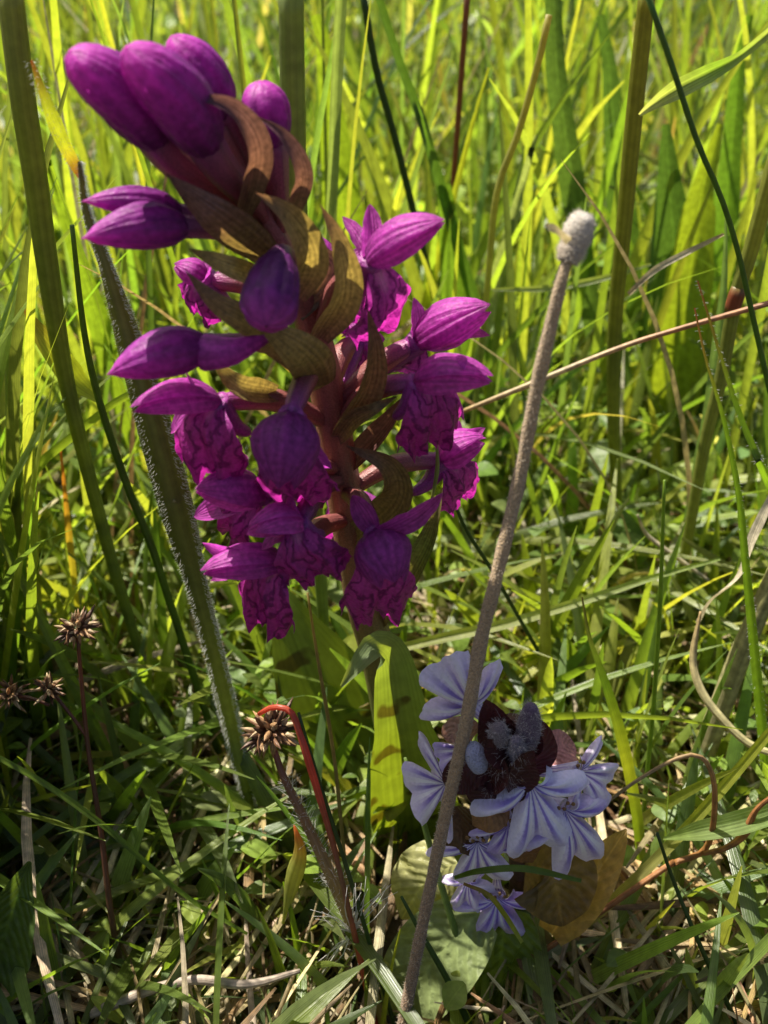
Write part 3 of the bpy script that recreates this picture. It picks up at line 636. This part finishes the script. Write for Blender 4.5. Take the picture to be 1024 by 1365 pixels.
obj('hairs', mb, M['hair'], bugle, kind='stuff')

# ------------------------------------------------------------------ dead felted stalk
spts = [(772, 300, 13.9), (752, 362, 13.7), (733, 440, 13.6), (714, 525, 13.5), (692, 640, 13.3), (658, 785, 12.8), (640, 860, 12.6), (622, 960, 12.1), (590, 1105, 11.4), (563, 1235, 10.7), (537, 1365, 9.9)]
P0 = [PT(p) for p in spts]; sP = spline(to_ground(P0), 90)
st = thing('dead_flower_stalk', 'tall grey felted dead stalk with pale knobbed head crossing the bugle', 'stalk', sP[-1])
r0 = np.array([pxw(p, 1) for p in sP]); sw = np.interp(np.linspace(0, 1, 90), [0, .05, .10, .2, .4, .6, 1], [6, 8, 9.5, 9, 9.3, 8.2, 7.4])
bumps = 1+.05*np.sin(np.arange(90)*1.3)+NR.normal(0, .03, 90)
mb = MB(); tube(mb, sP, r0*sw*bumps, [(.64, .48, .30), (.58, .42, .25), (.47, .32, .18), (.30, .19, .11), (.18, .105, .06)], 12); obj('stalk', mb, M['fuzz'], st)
mb = MB(); hairs(mb, sP, r0*sw, 5200, .055, (.55, .46, .35), .003, .3); obj('hairs', mb, M['hair'], st, kind='stuff')
hp = spline([PT((781, 284, 13.95)), PT((772, 305, 13.9)), PT((764, 328, 13.85)), PT((756, 350, 13.75))], 16)
hr = np.array([pxw(p, 1) for p in hp])*np.interp(np.linspace(0, 1, 16), [0, .1, .35, .6, .75, 1], [9, 16, 19.5, 18, 19, 12])*(1+NR.normal(0, .03, 16))
mb = MB(); tube(mb, hp, hr, [(.75, .70, .62), (.68, .60, .50), (.55, .45, .33)], 16, rib=.05); hd = obj('head', mb, M['fuzz'], st)
mb = MB(); hairs(mb, hp, hr, 1500, .07, (.6, .54, .46), .004, -.3); obj('hairs', mb, M['hair'], hd, kind='stuff')
mb = MB(); ribbon(mb, spline([PT((758, 322, 13.7)), PT((744, 308, 13.6)), PT((728, 300, 13.6))], 8), np.array([.10, .10, .09, .08, .08, .10, .11, .03]), (.6, .52, .30)); obj('bract', mb, M['straw'], st)

# ------------------------------------------------------------------ traced grass stems, blades and straws
def traced(name, pts, wpx, col, label, cat='grass blade', kind='blade', mat=None, group=None, ground_=True, fold=.3, roll=0., tw=0., hair=0, cup=0., hcol=(.75, .75, .68), n=None, hl=.06):
    P = [PT(p) for p in pts]
    if ground_: P = list(to_ground(P))
    n = n or max(14, 6*len(P)); S = spline(P, n)
    k = np.linspace(0, 1, len(wpx)); tt = np.linspace(0, 1, n)
    wd = np.interp(tt, k, wpx)*np.array([max(dep(p), 5)/FPX for p in S])
    mb = MB()
    if kind == 'stem': tube(mb, S, np.maximum(wd/2, .01), col, 10, .8, rib=.03)
    else: ribbon(mb, S, np.maximum(wd, .012), col, fold, cup, None, roll, 7, .03, R.uniform(0, 6), tw)
    base = S[-1] if ground_ else S[int(np.argmin(S[:, 2]))]
    o = obj(name, mb, M[mat or ('stem' if kind == 'stem' else 'grass')], origin=base)
    tag(o, label, cat, group)
    if hair:
        mb = MB(); hairs(mb, S[:int(n*.9)], (wd/2)[:int(n*.9)], hair, hl, hcol, .0028, .2, around=(2.2, 4.0), jitter=.25)
        hairs(mb, S[:int(n*.9)], (wd/2)[:int(n*.9)], hair//2, hl, hcol, .0028, .2, around=(-.9, .9), jitter=.25)
        obj('hairs', mb, M['hair'], o, kind='stuff')
    return o, S
g1, g2, g3 = np.array((.10, .17, .022)), np.array((.15, .23, .025)), np.array((.07, .13, .03)); yl = np.array((.26, .28, .035)); tan = np.array((.42, .33, .16)); red = np.array((.30, .075, .03)); pale = np.array((.24, .28, .12))
T_ = traced
T_('grass_shoot', [(12, -20, 18.2), (30, 127, 18), (46, 228, 18), (61, 338, 18), (84, 485, 18), (111, 603, 18), (148, 744, 18), (168, 810, 18)], [34, 32, 28, 20, 17, 15, 12, 10], [(.17, .19, .05), (.15, .19, .045), (.12, .18, .04)], 'long olive green grass stem standing left of the lilac-topped orchid buds', 'grass stem', 'stem')
o, S = T_('grass_shoot', [(106, 215, 16.6), (116, 285, 16.5), (140, 350, 16.3), (168, 440, 16.1), (198, 540, 15.8), (231, 660, 15.5), (265, 790, 15.2), (300, 930, 14.9), (335, 1080, 14.6), (358, 1150, 14.4)], [5, 17, 36, 46, 44, 27, 25, 25, 19, 12, 9], [(.17, .17, .06), (.13, .145, .04), (.12, .145, .04), (.22, .27, .06), (.24, .30, .06)], 'thick hairy grass stem with a node rising behind the left orchid flowers', 'grass stem', 'stem', hair=5000, n=70, hl=.075)
mb = MB(); nd = PT((231, 661, 15.45)); tube(mb, np.array([nd+[0, 0, .05], nd, nd-[0, 0, .05]]), [.155, .175, .16], (.26, .28, .12), 12); obj('node', mb, M['stem'], o)
mb = MB(); ribbon(mb, spline([PT((42, 80, 16.6)), PT((60, 130, 16.5)), PT((82, 185, 16.5)), PT((99, 218, 16.6)), PT((108, 235, 16.6))], 24), np.interp(np.linspace(0, 1, 24), [0, .5, .9, 1], [.04, .22, .16, .1]), [red*.6, yl, yl*1.1, red*.7], .5); obj('flag_leaf', mb, M['grass'], o)
mb = MB(); hairs(mb, spline([PT((42, 80, 16.6)), PT((60, 130, 16.5)), PT((82, 185, 16.5)), PT((104, 228, 16.6))], 20), .09, 260, .06, (.7, .7, .62), .0028, .2, jitter=.3); obj('hairs', mb, M['hair'], o, kind='stuff')
T_('grass_shoot', [(388, -20, 17.6), (390, 120, 17.6), (394, 290, 17.6), (405, 500, 17.6), (425, 740, 17.5), (432, 840, 17.4)], [33, 32, 30, 18, 13, 11], [(.16, .20, .07), (.13, .18, .06), (.14, .2, .04)], 'thick ribbed grass stem standing right behind the orchid buds', 'grass stem', 'stem')
T_('grass_shoot', [(864, -20, 22), (846, 150, 22), (832, 300, 22), (820, 430, 22), (818, 560, 22), (824, 700, 22)], [22, 22, 20, 18, 15, 12, 10], [(.20, .20, .03), (.16, .19, .03), (.15, .20, .03)], 'tall straight green grass stem carrying a folded pale blade', 'grass stem', 'stem')
T_('grass_strand', [(853, 153, 21.6), (870, 140, 21.2), (900, 121, 20.8), (945, 98, 20.4), (985, 76, 20.1), (1030, 40, 19.8)], [4, 14, 26, 24, 12, 12], [(.30, .30, .2), pale, (.15, .24, .05), pale], 'folded pale grass blade reaching out from the tall green stem', ground_=False, fold=.9, cup=-.2)
T_('grass_shoot', [(862, -10, 17), (895, 85, 17), (930, 190, 17), (962, 265, 17.2), (985, 340, 17.4), (1010, 450, 17.6)], [8, 7, 7, 6, 6, 5], g3*.95, 'thin dark green stem slanting across the folded pale blade', 'grass stem', 'stem')
o, S = T_('grass_shoot', [(1040, 190, 20), (1002, 330, 20), (980, 400, 20), (962, 500, 20), (940, 590, 20), (922, 690, 20)], [22, 20, 17, 15, 14, 13, 12], [(.22, .24, .05), (.20, .23, .05), (.17, .21, .045)], 'yellow-green grass stem with a red joint beside the grey-green leaf', 'grass stem', 'stem')
mb = MB(); nd = PT((980, 400, 19.98)); ax = nrm(PT((1002, 330, 20))-nd)*.28; tube(mb, np.array([nd+ax, nd+ax*.4, nd-ax*.4, nd-ax]), [.14, .157, .157, .14], [(.22, .16, .05), (.26, .08, .04), (.26, .08, .04), (.2, .18, .05)], 12, .85); obj('node', mb, M['stem'], o)
T_('grass_strand', [(930, 374, 15.6), (958, 465, 15.4), (985, 550, 15.2), (1010, 610, 15), (1045, 690, 14.8)], [2, 11, 15, 17, 17], [(.10, .03, .03), g1*.9, g1, g1, g1, yl, yl, yl], 'upright grass blade with purple tip, partly glowing yellow', hair=160, fold=.5)  # yellow towards the base is backlight painted into the blade colour
T_('grass_strand', [(926, 410, 16.2), (940, 475, 16.1), (965, 560, 16), (985, 660, 15.8), (995, 760, 15.6)], [2, 8, 12, 14, 14], [(.10, .03, .03), g1*.8, g1*.8, g1*.8, g1*.8, g1, g1], 'dark green grass blade with purple tip beside the yellow glowing blade', hair=120, fold=.5)
T_('grass_strand', [(968, 275, 21), (966, 370, 21), (958, 450, 21), (945, 560, 21), (934, 620, 21)], [2, 16, 20, 18, 14], [(.11, .17, .09), (.12, .18, .10), (.09, .15, .07)], 'grey-green upright leaf blade beside the stem with red joint', fold=.2, roll=20)
T_('straw', [(618, 548, 19.6), (700, 515, 19.4), (820, 466, 19.2), (900, 440, 19.1), (1040, 400, 19)], [6, 8, 7, 7, 8], [(.42, .30, .14), (.5, .42, .26), (.34, .18, .08), (.40, .2, .1)], 'long thin tan straw lying slanted across the green stems', 'straw', 'stem', 'straw', ground_=False)
T_('grass_strand', [(655, 386, 24), (730, 384, 24), (800, 372, 24), (868, 352, 24)], [3, 9, 9, 3], pale, 'pale horizontal grass blade passing behind the felted stalk head', ground_=False)
T_('straw', [(838, 392, 21), (870, 362, 21), (905, 342, 20.8), (965, 312, 20.6)], [6, 9, 8, 4], [tan*.8, (.55, .5, .36), tan], 'bent pale straw hanging between stems right of the felted head', 'straw', 'blade', 'straw', ground_=False)
T_('straw', [(850, 686, 19.4), (862, 712, 19.4), (895, 738, 19.2), (945, 774, 19)], [3, 6, 6, 4], (.52, .46, .3), 'small curled cream straw hooked at its upper end', 'straw', 'stem', 'straw', ground_=False)
T_('straw', [(934, 815, 15.6), (924, 878, 15.2), (936, 922, 14.8), (966, 962, 14.4), (1000, 992, 14.1), (1040, 1008, 13.9)], [3, 9, 11, 11, 10, 9], [(.42, .3, .14), (.5, .45, .22), (.46, .42, .2)], 'thick curved cream straw bending like a hook', 'straw', 'stem', 'straw', ground_=False)
T_('dead_runner', [(798, 1078, 12.6), (850, 1040, 12.6), (905, 1010, 12.6), (936, 1010, 12.6), (952, 1045, 12.6), (950, 1105, 12.6), (936, 1136, 12.6), (900, 1150, 12.6), (860, 1175, 12.4)], [4, 5, 7, 8, 8, 8, 7, 7, 7], [(.36, .3, .16), (.34, .16, .05), (.36, .15, .05), (.34, .2, .07)], 'orange-brown dead stalk looping into a tall arch right of the bugle', 'stalk', 'stem', 'straw')
T_('dead_runner', [(938, 1138, 12.5), (968, 1130, 12.4), (992, 1112, 12.4), (1008, 1080, 12.4), (1034, 1058, 12.4)], [6, 8, 12, 7, 6], (.34, .15, .05), 'short orange-brown dead stalk with a knot joining the arch', 'stalk', 'stem', 'straw', ground_=False)
T_('grass_strand', [(884, 1118, 12.9), (930, 1108, 12.7), (980, 1098, 12.5), (1045, 1078, 12.3)], [3, 26, 32, 30], [(.17, .24, .06), (.2, .27, .1), (.17, .24, .08)], 'broad pale green blade lying across behind the orange-brown arch', ground_=False, fold=.5)
T_('grass_strand', [(776, 796, 14.9), (786, 850, 14.7), (802, 895, 14.6), (824, 965, 14.4), (842, 1045, 14.2), (853, 1120, 13.9), (856, 1200, 13.5)], [2, 7, 13, 16, 15, 14, 12, 11], [(.07, .06, .03), g1*.8, yl*.9, g2, g1], 'upright green blade with dark tip growing beside the bugle', fold=.3)
T_('grass_shoot', [(886, 640, 15.2), (880, 800, 15), (872, 930, 14.8), (862, 1040, 14.6)], [4, 6, 6, 7], g2, 'thin straight green stem standing behind the orange-brown arch', 'grass stem', 'stem')
T_('grass_strand', [(1040, 960, 13.2), (955, 1060, 13), (890, 1130, 12.8), (800, 1215, 12.3), (690, 1300, 11.7)], [12, 15, 15, 14, 10], [yl, (.24, .26, .05), (.26, .24, .09), (.2, .2, .06)], 'long yellow-green blade lying slanted below the orange-brown arch', fold=.4, ground_=False)
T_('grass_shoot', [(876, 1110, 11.6), (900, 1180, 11.3), (940, 1275, 10.7), (990, 1380, 10.1)], [4, 6, 7, 7], g3*.6, 'thin dark green stem rising below the orange-brown arch', 'grass stem', 'stem')
T_('dead_reed', [(1045, 740, 16.6), (1010, 820, 16.3), (984, 880, 16.1), (958, 950, 15.9)], [24, 28, 30, 26], [(.28, .28, .1), (.36, .33, .17), (.4, .33, .2)], 'stout pale dead stem leaning behind the hooked cream straw', 'stem', 'stem', 'straw')
T_('withered_plantain', [(1030, 660, 17), (1005, 715, 16.8), (985, 770, 16.6), (950, 800, 16.5), (932, 830, 16.4)], [10, 16, 14, 18, 12], (.52, .46, .33), 'shrivelled cream dead leaf twisted above the stout pale stem', 'leaf', 'blade', 'straw', tw=120, ground_=False)
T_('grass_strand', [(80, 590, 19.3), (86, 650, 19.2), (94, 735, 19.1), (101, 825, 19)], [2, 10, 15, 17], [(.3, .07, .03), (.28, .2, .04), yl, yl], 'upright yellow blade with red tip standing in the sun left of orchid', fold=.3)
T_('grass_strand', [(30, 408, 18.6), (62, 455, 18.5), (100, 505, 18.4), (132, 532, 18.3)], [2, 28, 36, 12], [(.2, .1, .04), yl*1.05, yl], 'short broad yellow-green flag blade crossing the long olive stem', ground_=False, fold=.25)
T_('grass_shoot', [(96, 300, 17.6), (112, 440, 17.5), (131, 529, 17.4), (168, 643, 17.2), (202, 728, 17), (232, 820, 16.8)], [6, 9, 10, 10, 10, 10], [g2, g1*.8, g1*.7, g1*.7], 'dark green stem between the long olive stem and the hairy one', 'grass stem', 'stem')
T_('grass_strand', [(-15, 690, 16.5), (40, 795, 16.2), (92, 900, 15.9)], [10, 15, 15], [(.15, .2, .06), (.13, .19, .05)], 'green blade leaning over the wood-rush heads at the edge', fold=.4)
T_('grass_strand', [(-20, 1000, 12.6), (60, 1045, 12.4), (140, 1102, 12.2), (200, 1155, 12), (260, 1203, 11.8), (330, 1245, 11.5)], [7, 8, 8, 7, 6, 4], g2*.8, 'long narrow green blade lying slanted behind the dark rush stem', fold=.3, ground_=False)
T_('twig', [(120, 1352, 10.2), (160, 1335, 10.3), (205, 1318, 10.4), (260, 1306, 10.45), (330, 1312, 10.5), (400, 1294, 10.8)], [13, 14, 12, 13, 11, 6], (.46, .38, .30), 'grey-brown dry twig lying on the ground in the shade', 'twig', 'stem', 'straw', ground_=False)
T_('grass_strand', [(175, 1300, 11.4), (100, 1330, 11.1), (30, 1358, 10.8), (-30, 1380, 10.6)], [3, 22, 30, 30], g1*.8, 'broad dark green blade lying low under the leaning rush stem', fold=.3, ground_=False)
T_('plantain', [(40, 1148, 11.2), (28, 1180, 11.0), (10, 1235, 10.7), (-12, 1300, 10.4)], [6, 62, 90, 70], (.06, .10, .025), 'dark green broad leaf with curled rim near the leaning rush stem', 'leaf', 'blade', 'leaf', cup=.5, ground_=False)
T_('grass_strand', [(378, 1175, 12.1), (392, 1235, 11.8), (400, 1305, 11.4), (396, 1385, 11)], [3, 9, 11, 11], g2, 'bright green blade in the shade below the thick hairy stem', fold=.3)
T_('grass_shoot', [(410, 790, 14.2), (424, 880, 13.9), (438, 960, 13.6), (448, 1030, 13.3), (456, 1110, 13)], [3, 5, 5, 5, 5], (.24, .2, .07), 'thin yellowish stem standing before the spotted orchid leaf', 'grass stem', 'stem')
T_('grass_shoot', [(398, 950, 12.6), (425, 1040, 12.2), (468, 1175, 11.6), (515, 1330, 10.9)], [4, 6, 6, 6], g3*.6, 'thin dark green stem running alongside the red stem', 'grass stem', 'stem')
T_('red_grass', [(345, 952, 12.9), (362, 943, 12.8), (382, 945, 12.7), (394, 960, 12.6), (410, 1010, 12.3), (440, 1110, 11.9), (468, 1225, 11.4), (500, 1365, 10.8)], [6, 10, 10, 7, 7, 8, 9, 10], [(.42, .09, .05), (.40, .08, .05), (.22, .12, .07), (.42, .08, .04), (.38, .05, .03)], 'thin red grass stem bent over at the top of rush head', 'stem', 'stem')
T_('grass_strand', [(606, 1170, 11.4), (640, 1161, 11.2), (700, 1158, 11.1), (775, 1174, 11.2)], [5, 9, 9, 5], g1*.7, 'dark green blade arching across the lower bugle flowers', ground_=False, fold=.4)
T_('grass_strand', [(618, 1178, 11.3), (650, 1192, 11.1), (672, 1218, 11), (696, 1256, 10.9)], [4, 7, 7, 5], [(.2, .12, .04), yl*.8, (.22, .26, .08)], 'short yellowish blade drooping across the lowest bugle flower', ground_=False, fold=.4)
T_('grass_shoot', [(535, 1195, 11.6), (562, 1245, 11.3), (600, 1312, 10.9), (630, 1375, 10.5)], [4, 8, 9, 9], g3*.8, 'dark green stem slanting over the pale rosette leaf', 'grass stem', 'stem')
T_('grass_shoot', [(540, 1010, 13.2), (560, 1080, 12.8), (584, 1165, 12.3), (608, 1245, 11.8), (645, 1375, 11.0)], [4, 8, 9, 9, 9], (.15, .22, .06), 'light green stem slanting behind the felted stalk by bugle', 'grass stem', 'stem')
T_('grass_shoot', [(574, 610, 16.2), (593, 640, 16.3), (621, 705, 16.5), (654, 757, 16.7), (690, 820, 16.9)], [3, 5, 5, 5, 5], g3*.6, 'thin dark stem slanting down from the right orchid flowers', 'grass stem', 'stem')
T_('grass_strand', [(534, 1238, 11.2), (520, 1300, 10.9), (508, 1380, 10.5)], [2, 7, 8], yl, 'small yellow blade standing between the red and felted stalks', fold=.3)
T_('grass_shoot', [(582, 590, 15.2), (583, 625, 15.1), (576, 665, 15)], [3, 6, 4], (.22, .25, .08), 'short pale stem tip before the right orchid flower', 'grass stem', 'stem', ground_=False)
T_('yellow_herb', [(392, 1100, 12.2), (400, 1135, 12.1), (388, 1185, 12)], [2, 17, 24, 14, 4, 3, 3, 3, 3], [(.38, .12, .03), (.30, .26, .06), (.26, .28, .07), (.26, .28, .07), (.24, .27, .07), (.24, .27, .07), (.24, .27, .07), (.22, .26, .07), (.2, .24, .07), (.2, .24, .07)], 'small yellow bud with orange tip before the thick hairy stem', 'bud', 'stem', ground_=True)
T_('grass_strand', [(300, 1045, 13.8), (308, 1075, 13.7), (328, 1110, 13.6)], [3, 18, 4], (.14, .2, .07), 'short oval green leaf tip beside the thick hairy stem', fold=.2)
T_('straw', [(540, 862, 16.8), (600, 848, 17), (680, 830, 17.2), (780, 800, 17.6), (870, 770, 18), (960, 745, 18.3)], [12, 14, 13, 11, 8, 4], [(.30, .32, .10), (.30, .34, .12), (.22, .30, .06)], 'pale green fallen blade lying level behind the felted stalk', 'straw', 'blade', 'grass', ground_=False, fold=.4)
# background traced
T_('grass_shoot', [(624, -20, 28), (613, 130, 28), (605, 235, 28)], [8, 7, 6], (.17, .085, .04), 'red-brown grass stem in the tall grass behind the orchid', 'grass stem', 'stem')
T_('grass_shoot', [(482, -20, 26), (502, 95, 26), (527, 185, 26), (552, 285, 26)], [9, 9, 8, 8], g3*.6, 'dark thin stem leaning in tall grass above right orchid bud', 'grass stem', 'stem')
T_('grass_strand', [(500, -20, 27), (532, 80, 27), (562, 160, 27), (578, 215, 27)], [10, 14, 17, 17], g3*.8, 'dark green blade leaning beside the dark thin stem', fold=.4)
T_('grass_strand', [(456, -20, 24), (449, 110, 24), (443, 260, 24)], [16, 14, 10], (.14, .18, .09), 'grey-green blade upright beside the thick ribbed stem', fold=.5)
T_('grass_strand', [(652, 90, 27), (630, 165, 27), (612, 235, 27)], [3, 14, 13], yl, 'bright yellow blade crossing the red-brown grass stem', fold=.2)
T_('grass_shoot', [(732, 20, 24), (716, 90, 24), (690, 180, 24), (662, 260, 24), (648, 400, 24)], [9, 9, 8, 7, 7], [(.3, .28, .08), (.26, .30, .08), (.2, .28, .08)], 'curved yellowish grass stem arching above the felted stalk head', 'grass stem', 'stem')
def bleaf(pts, wpx, col, label, roll=0., cup=.2, w=None):
    T_('plantain', pts, wpx, col, label, 'leaf', 'blade', 'leaf', roll=roll, cup=cup, fold=.15)
bleaf([(738, -20, 29), (742, 90, 29), (756, 190, 29), (772, 300, 29)], [22, 36, 26, 9], (.07, .13, .035), 'tall dark green strap leaf behind the curved yellowish stem', 15)
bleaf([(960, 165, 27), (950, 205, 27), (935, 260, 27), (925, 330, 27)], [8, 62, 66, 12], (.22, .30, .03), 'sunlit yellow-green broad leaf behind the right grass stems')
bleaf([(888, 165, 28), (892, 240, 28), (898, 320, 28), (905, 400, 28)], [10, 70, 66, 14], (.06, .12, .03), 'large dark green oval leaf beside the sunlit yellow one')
bleaf([(592, 245, 27), (598, 290, 27), (602, 340, 27)], [18, 50, 26], (.12, .22, .03), 'rounded green leaf just behind the right orchid bud')
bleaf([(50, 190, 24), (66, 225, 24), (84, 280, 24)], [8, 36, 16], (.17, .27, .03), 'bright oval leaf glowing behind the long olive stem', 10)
bleaf([(800, 20, 31), (812, 90, 31), (820, 190, 31)], [12, 44, 20], (.06, .12, .03), 'dark green strap leaf behind the tall straight stem', -10)
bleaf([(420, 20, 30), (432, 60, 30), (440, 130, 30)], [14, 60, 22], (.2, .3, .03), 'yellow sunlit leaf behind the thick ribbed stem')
bleaf([(715, 180, 26), (706, 210, 26), (695, 250, 26)], [5, 24, 5], (.2, .26, .14), 'small pale silvery leaf beside the curved yellowish stem')
bleaf([(1000, 20, 30), (985, 90, 30), (975, 200, 30)], [10, 40, 20], (.10, .2, .03), 'upright green leaf behind the folded pale blade')
# ------------------------------------------------------------------ wood-rush
def rush_head(parent, c, size, n, cols, seed):
    rr = np.random.default_rng(seed)
    for k in range(n):
        d = nrm(rr.normal(0, 1, 3)+np.array([0, -.1, .35])); L = size*rr.uniform(.3, .85); p = c+d*size*rr.uniform(.05, .42); e = p+nrm(d+rr.normal(0, .45, 3))*L
        mb = MB(); P = np.array([p, p*.7+e*.3, p*.35+e*.65, e]); cc = cols[rr.integers(0, len(cols))]
        tube(mb, P, np.array([.02, .045, .03, .004])*size/.5*rr.uniform(.8, 1.3), cc, 5); obj('spikelet', mb, M['rush'], parent)
BR = [np.array((.20, .10, .05)), np.array((.11, .055, .03)), np.array((.42, .25, .12)), np.array((.5, .38, .22))]
def rush(pts, wpx, cols, label, heads, hair=0):
    P = spline(to_ground([PT(p) for p in pts]), 40); t = thing('wood_rush', label, 'rush', P[-1], 'wood-rush stems')
    wd = np.array([pxw(p, 1) for p in P])*np.interp(np.linspace(0, 1, 40), np.linspace(0, 1, len(wpx)), wpx)/2
    mb = MB(); tube(mb, P, wd, cols, 8); obj('stem', mb, M['stem'], t)
    for i, (h, br, sz, n) in enumerate(heads):
        c = PT(h)
        if br is not None:
            mb = MB(); tube(mb, spline([PT(br), (PT(br)+c)/2+[0, 0, .05], c], 8), .03, cols[0], 6); obj('stalk', mb, M['stem'], t)
        rush_head(t, c, sz, n, BR, 50+i+len(pts))
    if hair:
        mb = MB(); hairs(mb, P[3:26], wd[3:26], hair, .28, (.7, .68, .62), .003, -.6, jitter=.5); obj('hairs', mb, M['hair'], t, kind='stuff')
    return t, P
rush([(104, 850, 13.6), (108, 900, 13.4), (118, 1000, 12.9), (135, 1110, 12.3), (150, 1230, 11.6), (178, 1375, 10.8)], [5, 6, 7, 8, 9, 10], [(.14, .06, .04), (.13, .06, .04), (.10, .10, .03)], 'dark rush stem with three brown spiky dry heads', [((104, 838, 13.6), None, .40, 60), ((66, 918, 13.5), (118, 985, 13.0), .36, 44), ((16, 926, 13.6), (66, 940, 13.4), .40, 44)])
t, P = rush([(366, 1000, 12.8), (378, 1035, 12.6), (405, 1090, 12.3), (440, 1165, 11.9), (468, 1232, 11.6), (490, 1300, 11.2)], [8, 13, 17, 15, 13, 9], [(.2, .09, .07), (.30, .22, .12), (.30, .28, .10), (.28, .18, .08)], 'pale hairy rush stem with one dark head under a red bend', [((362, 975, 12.8), None, .55, 80)], 320)
mb = MB(); c = PT((470, 1243, 11.5))
for e in [(424, 1294, 11.3), (520, 1190, 11.4), (430, 1215, 11.2), (480, 1180, 11.3)]:
    for k in range(7): 
        q = PT(e)+NR.normal(0, .10, 3); Pp = spline([c+NR.normal(0, .03, 3), (c+q)/2+NR.normal(0, .06, 3), q], 6); tube(mb, Pp, np.linspace(.010, .003, 6), (.75, .73, .7), 4)
obj('hairs', mb, M['hair'], t, kind='stuff')
